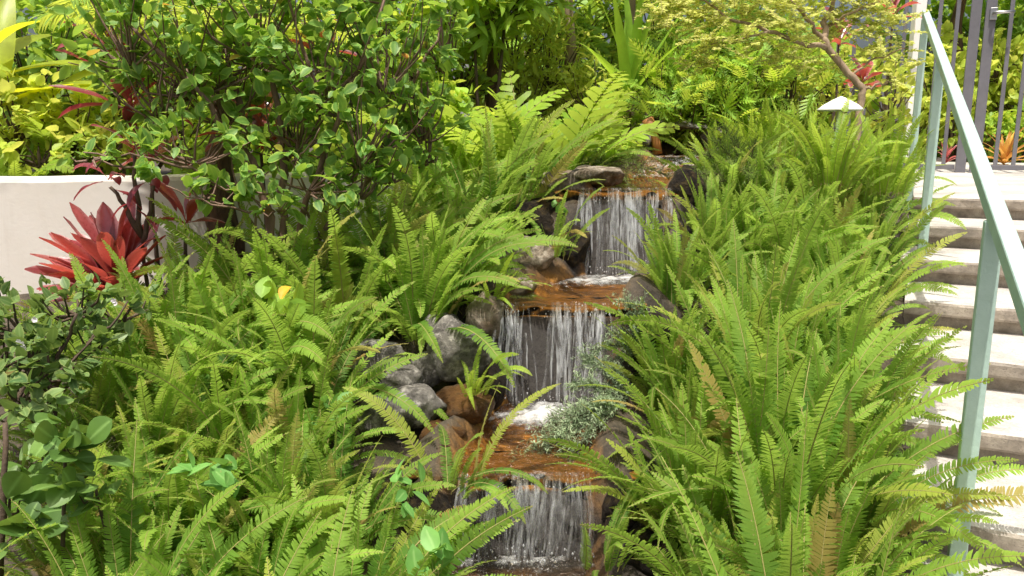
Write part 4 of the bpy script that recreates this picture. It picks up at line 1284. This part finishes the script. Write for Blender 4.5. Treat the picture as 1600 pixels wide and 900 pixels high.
# ------------------------------------------------------------------ low shrubs on the left
def clb(px, py, Y, rx, ry, rz): return cl(px, py, Y, rx, ry, rz)
hb = gnd(95, 2.75)
hst = [(wiggle(P3((80, 760, 2.75), (88, 600, 2.75), (100, 540, 2.75), (120, 490, 2.75)), 3, .01), .014, .006), (wiggle(P3((85, 640, 2.75), (50, 560, 2.7), (20, 520, 2.7)), 3, .01), .010, .004), (wiggle(P3((90, 600, 2.75), (150, 520, 2.8), (200, 470, 2.85)), 3, .01), .010, .004)]
bush('hawthorn_shrub', 'low hawthorn shrub with small oval leaves and white flowers at the left edge', 'shrub', hb,
     [clb(30, 490, 2.75, .17, .18, .10), clb(120, 470, 2.9, .16, .18, .08), clb(190, 480, 3.0, .12, .14, .08), clb(60, 560, 2.6, .2, .2, .12), clb(20, 590, 2.5, .15, .18, .11), clb(-20, 540, 2.6, .2, .2, .14), clb(130, 540, 2.85, .14, .15, .09), clb(40, 620, 2.45, .13, .14, .07)],
     900, T_OVAL, .052, M['hawthorn'], stem_list=hst, cluster=7, shell=.5)
hb2 = gnd(5, 2.15)
bush('round_leaf_shrub', 'seedling shrub with big round glossy leaves in the bottom left corner', 'shrub', gnd(10, 2.2), [clb(5, 770, 2.2, .09, .12, .10), clb(20, 820, 2.15, .07, .1, .05)], 34, T_ROUND, .092, M['clusia'], cluster=6, upd=.9, stem_r=.009, stem_list=[(wiggle(P3((0, 900, 2.2), (5, 760, 2.2), (8, 660, 2.25)), 3, .006), .014, .009)])
bush('round_leaf_shrub', 'rosette of big round light green leaves right of the bottom left corner', 'shrub', gnd(130, 2.2), [clb(100, 700, 2.15, .06, .08, .05), clb(150, 760, 2.15, .06, .08, .05)], 34, T_ROUND, .076, M['clusia'], cluster=8, upd=1.1, stem_r=.006)
bush('dry_grass', 'tuft of thin pale grass blades behind the round leaves', 'grass', gnd(70, 2.6), [(gnd(75, 2.6) + UP * .12, (.13, .12, .10))], 5, T_NEEDLE, .1, M['dry'], stems=False)
gr = [o for o in bpy.data.objects if o.name.startswith('dry_grass')][0]
mb = MB(); gb = gnd(75, 2.6)
for i in range(120):
    strap(mb, gb + np.array([random.gauss(0, .05), random.gauss(0, .05), 0]), random.uniform(-.8, 1.2) + (PI if random.random() < .3 else 0), R(random.uniform(35, 88)), random.uniform(.25, .48), .004, R(random.uniform(20, 100)), lambda t: 1 - t * .8, 0.2, 0, rows=6)
fo = [c for c in gr.children][0]; bpy.data.objects.remove(fo, do_unlink=True)
o = mb.build('foliage', M['dry'], origin=np.array(gr.location)); o.parent = gr; o.location = (0, 0, 0)

for px, py, Y, lab, n, s, mt in [(625, 765, 2.25, 'light green vine sprig among fern fronds left of the lower pool', 15, .062, 'vine'), (685, 880, 1.95, 'light green vine sprig at the bottom edge left of the stream', 13, .07, 'vine'), (500, 640, 2.75, 'pale vine leaves between ferns below the left rocks', 14, .058, 'vine'),
                                 (712, 468, 3.70, 'lime seedling with broad leaves above the large pitted boulder', 13, .10, 'lime'), (425, 478, 3.1, 'young green seedling with glossy leaves among the left ferns', 12, .10, 'mid'), (870, 338, 4.5, 'small sprig on the dark rock beside the upper waterfall', 9, .06, 'vine'), (345, 735, 2.2, 'green vine leaf cluster in the left foreground ferns', 9, .07, 'vine')]:
    p = at(px, py, Y); g = np.array([p[0], p[1], min(p[2] - .02, tz(p[0], p[1]))])
    bush('vine_sprig' if mt == 'vine' else 'seedling', lab, 'vine' if mt == 'vine' else 'seedling', g, [(p, (.075, .07, .045))], n, T_OVAL, s, M[mt], cluster=4, upd=.9, stem_r=.0016, stem_mat=M['rachis'])

# small flowers on the hawthorn and in the corner
mb = MB(); cpos = at(35, 540, 2.42)
def flower(mb, p, r_, mat=0):
    for k in range(5):
        a = k * 2 * PI / 5 + random.random(); d = np.array([math.cos(a), -.4, math.sin(a) + .2]) * r_
        sdv = np.array([-math.sin(a), 0, math.cos(a)]) * r_ * .5
        mb.add([p, p + d * .6 + sdv, p + d, p + d * .6 - sdv], [(0, 1, 2, 3)], None, mat)
hroot = [o for o in bpy.data.objects if o.name == 'hawthorn_shrub'][0]
for px, py in [(35, 538), (38, 545), (30, 535), (180, 474), (178, 470), (55, 500)]: 
    mb = MB(); flower(mb, at(px, py, 2.5 if px < 100 else 2.85), .011)
    o = mb.build('flower', M['flower'], origin=np.array(hroot.location)); o.parent = hroot; o.location = (0, 0, 0)
vb = gnd(80, 1.95)
vroot = bush('flowering_groundcover', 'dark low groundcover with tiny violet flowers in the bottom left', 'groundcover', vb, [(gnd(60, 1.95) + UP * .05, (.14, .14, .07)), (gnd(150, 2.0) + UP * .05, (.14, .14, .07)), (gnd(230, 2.15) + UP * .08, (.12, .12, .07))], 520, T_LANCE, .035, M['dark'], cluster=6, stem_r=.003)
mb = MB()
for i in range(16):
    mb = MB(); flower(mb, gnd(random.uniform(30, 250), random.uniform(1.9, 2.1)) + UP * random.uniform(.12, .2), .007)
    o = mb.build('flower', M['pink'], origin=np.array(vroot.location)); o.parent = vroot; o.location = (0, 0, 0)

# fallen leaves
for px, py, Y, lab in [(440, 467, 3.05, 'fallen orange leaf lying on the left ferns'), (412, 330, 3.9, 'yellow leaf caught below the shrub')]:
    mb = MB(); p = at(px, py, Y); strap(mb, p, R(70), R(50), .075, .05, R(60), lambda t: math.sin(PI * min(.98, max(.05, t))) ** .7, .5, 0, rows=6)
    tag(mb.build('fallen_leaf', M['fallen'], origin=p), lab, 'leaf')

# ------------------------------------------------------------------ feathery plants
def sprays(name, label, cat, base, targets, mat, n_need=420, nl=.018, sub=7, group=None, T=T_NEEDLE, droop=.25, fan=.5):
    """branching sprays carrying tiny needles"""
    base = np.asarray(base, float); root = empty(name, base, label, cat, group)
    mb, ms = MB(), MB()
    P, D = [], []
    for tgt in targets:
        tgt = np.asarray(tgt, float); v = tgt - base; L = np.linalg.norm(v)
        mid = base + v * .5 + UP * L * droop
        pts = np.array([(1 - t) ** 2 * base + 2 * t * (1 - t) * mid + t * t * tgt for t in np.linspace(0, 1, 12)])
        ms.tube(pts, np.linspace(.004, .0015, 12), 4, cap=False)
        for j in range(3, 12):
            tg = norm(pts[j] - pts[j - 1])
            for k in range(sub):
                d = norm(tg * .6 + rng.normal(0, fan, 3)); l_ = L * .22 * random.uniform(.4, 1.2)
                a = pts[j]; b = a + d * l_
                ms.tube([a, b], [.0012, .0006], 3, cap=False)
                m = max(4, n_need // (9 * sub))
                tt = rng.random(m)[:, None]
                P.append(a + (b - a) * tt); D.append(norm(d * .7 + rng.normal(0, .6, (m, 3))))
    P = np.concatenate(P); D = np.concatenate(D)
    x, y, z = orient(len(P), D, UP + 0 * D, .5)
    mb.inst(T, x, y, z, P, nl * rng.uniform(.6, 1.3, len(P)), rng.random(len(P)))
    o = mb.build('foliage', mat, origin=base); o.parent = root; o.location = (0, 0, 0)
    o = ms.build('stem', M['twig'], origin=base); o.parent = root; o.location = (0, 0, 0)
    return root


T_NEED2 = leaf_T(0.20, rows=(0, .5, 1.0), fold=0, droop=.1)
jb = at(990, 640, 3.25)
sprays('creeping_juniper', 'silvery green juniper spray hanging over the lower pool from the right', 'juniper', jb,
       [at(x, y, Y) for x, y, Y in [(825, 712, 2.98), (845, 715, 2.95), (860, 695, 3.0), (870, 655, 3.2), (900, 600, 3.3), (880, 670, 3.0), (915, 560, 3.4), (930, 640, 3.1), (900, 700, 2.95), (960, 580, 3.3)]], M['juniper'], 1500, .021, 9, T=T_NEED2)
sprays('creeping_juniper', 'small juniper tuft under ferns right of the middle waterfall', 'juniper', at(1010, 560, 3.5),
       [at(x, y, 3.4) for x, y in [(930, 545), (960, 520), (985, 500), (950, 570), (975, 470), (1000, 480)]], M['juniper'], 900, .017, 6, T=T_NEED2)
ab = at(905, 262, 5.6)
sprays('asparagus_fern', 'feathery green asparagus fern sprawling left of the upper pool', 'asparagus fern', ab,
       [at(x, y, Y) for x, y, Y in [(1020, 290, 5.0), (980, 285, 4.9), (1060, 285, 5.1), (950, 262, 5.2), (985, 250, 5.4), (1010, 262, 5.4), (930, 235, 5.6), (880, 240, 5.5), (960, 215, 5.8), (910, 215, 5.8), (1040, 275, 5.2), (870, 215, 5.8), (840, 230, 5.6)]], M['asparagus'], 1000, .022, 8, droop=.2)
ab = at(1165, 300, 5.0)
sprays('asparagus_fern', 'soft feathery asparagus fern right of the upper pool', 'asparagus fern', ab,
       [at(x, y, Y) for x, y, Y in [(1090, 240, 5.0), (1120, 225, 5.0), (1150, 220, 5.1), (1180, 225, 5.2), (1210, 240, 5.1), (1075, 280, 4.8), (1100, 300, 4.7), (1140, 255, 4.8), (1170, 270, 4.7), (1200, 280, 4.8), (1060, 300, 4.7), (1230, 260, 5.0), (1130, 200, 5.3)]], M['asparagus'], 1000, .022, 8, droop=.3)

# ------------------------------------------------------------------ leaning tree with tiny leaves
tb = at(1340, 250, 5.35); tb[2] = tz(tb[0], tb[1])
tree = empty('small_leaning_tree', tb, 'small leaning tree with kinked tan trunk and layered feathery yellow-green leaves', 'tree')
TY = 5.35
trunk = wiggle([tb] + P3((1338, 225, TY), (1344, 165, TY), (1350, 138, TY)), 3, .006) + wiggle(P3((1350, 138, TY), (1325, 115, TY), (1295, 78, TY), (1285, 60, TY)), 3, .005)[1:]
mb = MB(); mb.tube(trunk, np.linspace(.026, .021, len(trunk)), 10)
br = [([(1290, 75, TY), (1255, 68, 5.2), (1200, 50, 5.1), (1140, 30, 5.0), (1070, 22, 5.0)], .018), ([(1286, 62, TY), (1290, 30, 5.5), (1310, -10, 5.6), (1330, -60, 5.7)], .022), ([(1288, 66, TY), (1260, 30, 5.3), (1230, -10, 5.2), (1180, -40, 5.1)], .016),
      ([(1350, 140, TY), (1375, 130, 5.3), (1400, 128, 5.3)], .012), ([(1330, 118, TY), (1370, 90, 5.4), (1420, 75, 5.5)], .009), ([(1200, 50, 5.1), (1160, 60, 4.95), (1110, 70, 4.9)], .008), ([(1295, 40, 5.5), (1350, 10, 5.4), (1390, 0, 5.4)], .012),
      ([(1140, 30, 5.0), (1100, 0, 5.0), (1060, -30, 5.0)], .009)]
for q, r_ in br: mb.tube(wiggle(P3(*q), 4, .008), np.linspace(r_, r_ * .35, 4 * (len(q) - 1) + 1), 7)
tmb = mb
mb = MB(); ms = tmb; P, D = [], []
plates = [(1060, 25, 5.0, .22, .04), (1120, 15, 5.0, .25, .05), (1180, 25, 5.1, .22, .05), (1110, 65, 4.9, .2, .03), (1170, 60, 4.95, .16, .03), (1230, -5, 5.2, .25, .06), (1290, -20, 5.5, .3, .08), (1340, 10, 5.5, .22, .06), (1380, 0, 5.4, .18, .06),
          (1210, 85, 5.1, .16, .03), (1250, 100, 5.2, .12, .03), (1310, 40, 5.6, .22, .05), (1370, 45, 5.5, .18, .05), (1410, 80, 5.5, .13, .04), (1395, 130, 5.3, .07, .02), (1360, 85, 5.4, .14, .03), (1240, 40, 5.2, .2, .04), (1150, -30, 5.0, .3, .06), (1040, -10, 5.0, .2, .05), (1425, 100, 5.5, .08, .03),
          (1090, 100, 4.95, .13, .02), (1300, 100, 5.45, .12, .02), (1400, 30, 5.6, .16, .05)]
for (px, py, Y, r_, h_) in plates:
    c = at(px, py, Y)
    for k in range(int(22 * r_ / .2)):
        a = random.uniform(0, 2 * PI); l_ = r_ * random.uniform(.5, 1.1)
        d = np.array([math.cos(a), math.sin(a), random.gauss(0, .3)])
        s0 = c + np.array([random.gauss(0, .25 * r_), random.gauss(0, .25 * r_), random.gauss(0, h_)]); e0 = s0 + d * l_ - UP * l_ * .1
        ms.tube([s0, e0], [.0018, .0008], 3, cap=False)
        m = int(l_ / .0075)
        for j in range(m):
            t = (j + .5) / m
            for sg in (-1, 1):
                P.append(s0 + (e0 - s0) * t); D.append(np.array([-d[1] * sg, d[0] * sg, .1]) + d * .5 + rng.normal(0, .3, 3))
P = np.array(P); D = np.array(D)
x, y, z = orient(len(P), D, UP + 0 * D, .45)
mb.inst(T_TINY, x, y, z, P, .027 * rng.uniform(.6, 1.3, len(P)), rng.random(len(P)))
o = tmb.build('trunk', M['bark_pale'], origin=tb); o.parent = tree; o.location = (0, 0, 0)
o = mb.build('crown', M['tiny'], origin=tb); o.parent = tree; o.location = (0, 0, 0)


# ------------------------------------------------------------------ background plants
def bb(px, py, Y): p = at(px, py, Y); return np.array([p[0], p[1], tz(p[0], p[1])])


def shrubs():
    S = [
        # name, label, base px, Y, clumps (px,py,Y,rx,ry,rz), n, template, leaf, mat
        ('sunlit_shrub', 'yellow-green sunlit shrub just behind the wall at the left edge', 60, 5.3, [(20, 170, 5.2, .45, .3, .26), (110, 190, 5.3, .4, .3, .24), (170, 215, 5.1, .2, .2, .16), (60, 235, 5.0, .35, .2, .12)], 1100, T_OVAL, .085, 'lime'),
        ('sunlit_shrub', 'sunlit shrub right of the lobed fern behind the wall', 200, 5.6, [(190, 210, 5.5, .3, .3, .25), (260, 190, 5.6, .35, .3, .3)], 600, T_OVAL, .075, 'mid'),
        ('dark_shrub', 'dark green shrub far back in the upper left', 60, 7.0, [(40, 60, 7.0, 1.0, .5, .6), (200, 60, 7.2, .9, .5, .7), (120, 150, 7.0, .9, .4, .5)], 2200, T_OVAL, .12, 'dark'),
        ('dark_shrub', 'dark green shrub far behind the leafy shrub stems', 400, 7.2, [(330, 80, 7.0, .8, .5, .7), (450, 150, 7.2, .8, .5, .6), (520, 40, 7.2, .8, .5, .7)], 2200, T_OVAL, .11, 'dark'),
        ('green_shrub', 'green leafy shrub behind the grey column', 640, 6.8, [(600, 60, 6.8, .5, .4, .5), (650, 150, 6.6, .4, .4, .4), (700, 190, 6.4, .35, .3, .3), (720, 90, 7.2, .4, .3, .4)], 1500, T_OVAL, .095, 'mid'),
        ('green_shrub', 'broad leaved shrub at the top centre above the palm trunk', 745, 7.0, [(740, 10, 6.9, .5, .4, .25), (790, -10, 7.0, .4, .4, .25)], 420, T_LANCE, .24, 'mid'),
        ('dark_shrub', 'shaded shrub behind the palm trunks in the top centre', 830, 8.6, [(820, 80, 8.6, 1.0, .5, .8), (940, 110, 8.8, .9, .5, .8), (900, 10, 9, .9, .5, .5)], 2000, T_LANCE, .16, 'dark'),
        ('philodendron', 'cut leaved philodendron at the right of the strap leaved plant', 1060, 6.9, [(1050, 150, 6.8, .35, .35, .28), (1110, 130, 6.9, .4, .35, .3), (1080, 175, 6.6, .35, .3, .18)], 420, T_LOBED, .20, 'mid'),
        ('philodendron', 'cut leaved philodendron under the crown of the leaning tree', 1190, 7.0, [(1170, 120, 7.0, .4, .35, .34), (1230, 140, 7.0, .35, .35, .3), (1130, 165, 6.6, .3, .3, .18)], 420, T_LOBED, .19, 'mid'),
        ('philodendron', 'dark cut leaved plant above the stone slab', 1090, 7.3, [(1080, 100, 7.5, .55, .3, .3), (1150, 60, 7.6, .5, .3, .4)], 320, T_LOBED, .22, 'dark'),
        ('yellow_bamboo', 'yellowish bamboo-like thicket at the top right of centre', 1090, 9.0, [(1030, 30, 9.0, .7, .4, .8), (1100, 10, 9.2, .6, .4, .8), (1200, 40, 9.2, .8, .4, .8)], 2300, T_LANCE, .15, 'lime'),
        ('sunlit_shrub', 'sunlit yellow-green shrub behind the leaning tree trunk', 1270, 7.2, [(1250, 150, 7.2, .4, .3, .25), (1320, 130, 7.4, .4, .3, .3), (1390, 150, 7.0, .25, .3, .3)], 900, T_OVAL, .08, 'lime'),
        ('sunlit_shrub', 'glowing yellow-green shrub filling the gap between the two palm trunks', 840, 7.6, [(820, 140, 7.5, .5, .3, .35), (870, 90, 7.7, .4, .3, .4), (930, 150, 7.4, .4, .3, .3), (800, 60, 7.8, .4, .3, .4)], 1700, T_LANCE, .12, 'lime'),
        ('sunlit_shrub', 'glowing shrub left of the shaggy palm trunk', 690, 7.4, [(690, 120, 7.3, .35, .3, .4), (640, 60, 7.4, .4, .3, .4)], 900, T_OVAL, .09, 'lime'),
        ('gate_shrub', 'lime shrub behind the fence bars left of the gate', 1470, 10.6, [(1460, 110, 10.5, .45, .4, .5), (1490, 180, 10.3, .4, .4, .4), (1430, 190, 10.4, .4, .4, .4)], 1300, T_OVAL, .12, 'lime'),
        ('gate_shrub', 'bright shrub behind the gate at half height', 1570, 10.8, [(1560, 100, 10.6, .6, .4, .3), (1610, 110, 10.6, .5, .4, .4), (1590, 165, 10.6, .6, .4, .25)], 1500, T_OVAL, .12, 'lime'),
        ('gate_shrub', 'green shrub low behind the gate', 1570, 10.2, [(1550, 210, 10.0, .4, .3, .25), (1610, 200, 10.0, .4, .3, .25)], 700, T_OVAL, .10, 'mid'),
        ('dark_shrub', 'dark shrub high behind the gate', 1560, 12.0, [(1540, 20, 12, 1.0, .5, .6), (1640, 50, 12, 1.0, .5, .8), (1580, 130, 12, 1.3, .5, .6), (1450, 60, 12.5, .8, .5, .8)], 2600, T_OVAL, .15, 'dark'),
    ]
    for nm, lab, px, Y, cs, n, T, lf, mt in S:
        bush(nm, lab, 'shrub' if nm != 'philodendron' else 'philodendron', bb(px, 250, Y), [cl(*c) for c in cs], n, T, lf, M[mt], stem_r=.016, group=None, cluster=5)


shrubs()


def hedge():
    mb = MB()
    n = 13000
    xs = rng.uniform(-11, 13, n); ys = 12.5 + rng.normal(0, .5, n) + .05 * xs; zs = rng.uniform(.3, 4.2, n)
    zs *= (.75 + .25 * np.sin(xs * 1.3) * np.sin(xs * .47 + 1))
    P = np.stack([xs, ys, zs], 1)
    keep = np.array([mnoise.noise((p[0] * .9, p[1], p[2] * 1.1)) > -.36 for p in P]); P = P[keep]
    D = norm(rng.normal(0, 1, (len(P), 3)) + np.array([0, -.6, -.1])); x, y, z = orient(len(P), D, UP + 0 * D, .5)
    mb.inst(T_OVAL, x, y, z, P, .30 * rng.uniform(.6, 1.3, len(P)), rng.random(len(P)))
    o = mb.build('hedge', M['mid']); tag(o, 'tall mixed hedge closing the garden far behind everything', 'hedge', kind='stuff')


hedge()


def palm(name, label, base, top, r, fronds, mat_tr, fmat, L, lw, group=None, ll=.35, droop=1.0):
    root = empty(name, base, label, 'palm', group)
    ms = MB(); pts = wiggle([base - UP * .1, (np.asarray(base) + top) / 2, top], 5, r * .25)
    ms.tube(pts, np.linspace(r * 1.1, r * .85, len(pts)) * (1 + .07 * rng.normal(0, 1, len(pts))), 12)
    o = ms.build('trunk', mat_tr, origin=base); o.parent = root; o.location = (0, 0, 0)
    mb = MB()
    for i, (az, el, bend) in enumerate(fronds):
        p = np.asarray(top, float).copy(); K = 26; pts = []; tgs = []
        for k in range(K + 1):
            e = el - bend * (k / K) ** 1.3
            tg = np.array([math.cos(e) * math.cos(az), math.cos(e) * math.sin(az), math.sin(e)]); pts.append(p.copy()); tgs.append(tg); p = p + tg * L / K
        mb.tube(pts, np.linspace(.012, .003, K + 1), 4, (.5, 0, 0), 0, False)
        for k in range(5, K + 1):
            for h in (0, .5):
                t = min(1, (k + h) / K); sd = np.array([-math.sin(az), math.cos(az), 0])
                l_ = ll * (.35 + math.sin(PI * min(1, t * .9 + .05)) * .7)
                for sg in (-1, 1):
                    d = norm(sd * sg + tgs[k] * .65 + UP * random.uniform(-.35 * droop, .15))
                    a_ = math.atan2(d[1], d[0]); e_ = math.asin(max(-1, min(1, d[2])))
                    strap(mb, pts[k] + tgs[k] * L / K * h, a_, e_, l_, lw, R(35) * droop, lance_prof, .3, 0, rows=4)
    o = mb.build('crown', fmat, origin=base); o.parent = root; o.location = (0, 0, 0)
    return root


b_ = bb(345, 340, 4.75)
palm('palm_tree', 'rough dark palm trunk hidden behind the shrub stems', b_, at(342, 150, 4.75), .095, [(a, R(60), R(80)) for a in np.arange(0, 6.2, .7)], M['fibre'], M['mid'], 1.0, .022)
b_ = bb(768, 240, 7.3)
palm('palm_tree', 'shaggy brown slender palm trunk in the top centre', b_, at(765, 10, 7.3), .055, [(a + .2, R(55), R(75)) for a in np.arange(0, 6.2, .8)], M['fibre'], M['dark'], .9, .025)
b_ = bb(893, 240, 7.8)
palm('palm_tree', 'pale trunked palm with a drooping green frond at the top centre', b_, at(890, -30, 7.8), .05, [(R(200), R(20), R(70)), (R(230), R(10), R(60)), (R(180), R(40), R(90)), (R(260), R(30), R(90)), (R(20), R(40), R(80)), (R(100), R(50), R(80)), (R(320), R(30), R(70))], M['bark_pale'], M['strap'], 1.15, .028)
b_ = bb(986, 240, 8.4)
palm('palm_tree', 'grey trunked palm behind the upright strap leaves', b_, at(984, -60, 8.4), .06, [(a + .4, R(50), R(90)) for a in np.arange(0, 6.2, .9)], M['bark_pale'], M['lime'], 1.1, .03)
b_ = bb(1500, 240, 11.2)
palm('palm_tree', 'palm with hanging fronds behind the gate top', b_, at(1500, -40, 11.2), .08, [(a, R(35), R(95)) for a in np.arange(0, 6.2, .6)], M['fibre'], M['mid'], 1.3, .035)
b_ = bb(270, 240, 6.3)
palm('areca_palm', 'fine leaved areca palm behind the shrub at the top left', b_, at(275, 130, 6.3), .03, [(a, R(65), R(80)) for a in np.arange(0, 6.2, .55)], M['mid'], M['lime'], .95, .018, ll=.26)

# grey column behind the shrubs
p = at(702, 60, 10.5); mb = MB(); V, F = box_vf((p[0], p[1], 2.2), (.26, .26, 2.2)); mb.add(V, F)
o = mb.build('building_column', M['grey_wall'], smooth=False, origin=(p[0], p[1], 0)); bevel(o, .02); tag(o, 'pale grey building column glimpsed behind the shrub at the top centre', 'column')

# ------------------------------------------------------------------ light, sky, camera
sun_dir = norm(np.array([-0.10, -0.30, 0.95]))
elev = math.asin(sun_dir[2]); azim = math.atan2(sun_dir[0], sun_dir[1])
w = bpy.data.worlds.new('World'); SC.world = w; w.use_nodes = True
nt = w.node_tree; bg = nt.nodes['Background']
sky = nt.nodes.new('ShaderNodeTexSky'); sky.sky_type = 'NISHITA'; sky.sun_disc = False
sky.sun_elevation = elev; sky.sun_rotation = azim; sky.air_density = 1.0; sky.dust_density = 8.0; sky.ozone_density = 0.3
nt.links.new(sky.outputs[0], bg.inputs[0]); bg.inputs[1].default_value = 0.15
ld = bpy.data.lights.new('sun', 'SUN'); ld.energy = 5.0; ld.angle = R(0.5); ld.color = (1.0, 0.955, 0.87)
lo = bpy.data.objects.new('sun', ld); COL.objects.link(lo)
lo.rotation_euler = Vector([float(-q) for q in sun_dir]).to_track_quat('-Z', 'Y').to_euler(); lo.location = (0, 0, 12)

cam = bpy.data.cameras.new('camera'); co = bpy.data.objects.new('camera', cam); COL.objects.link(co)
cam.sensor_fit = 'HORIZONTAL'; cam.sensor_width = 36.0; cam.lens = 36.0 * FPX / 1600.0
cam.clip_start = 0.05; cam.clip_end = 500
co.location = (0, 0, EZ); co.rotation_euler = (PI / 2 - PITCH, 0, 0)
SC.camera = co

SC.view_settings.view_transform = 'Standard'; SC.view_settings.look = 'None'; SC.view_settings.exposure = 0; SC.view_settings.gamma = 1
SC.render.engine = 'CYCLES'
cy = SC.cycles
cy.use_denoising = True
cy.max_bounces = 10; cy.diffuse_bounces = 4; cy.glossy_bounces = 3; cy.transmission_bounces = 6; cy.transparent_max_bounces = 12
cy.sample_clamp_indirect = 6.0; cy.sample_clamp_direct = 0
cy.caustics_reflective = False; cy.caustics_refractive = False
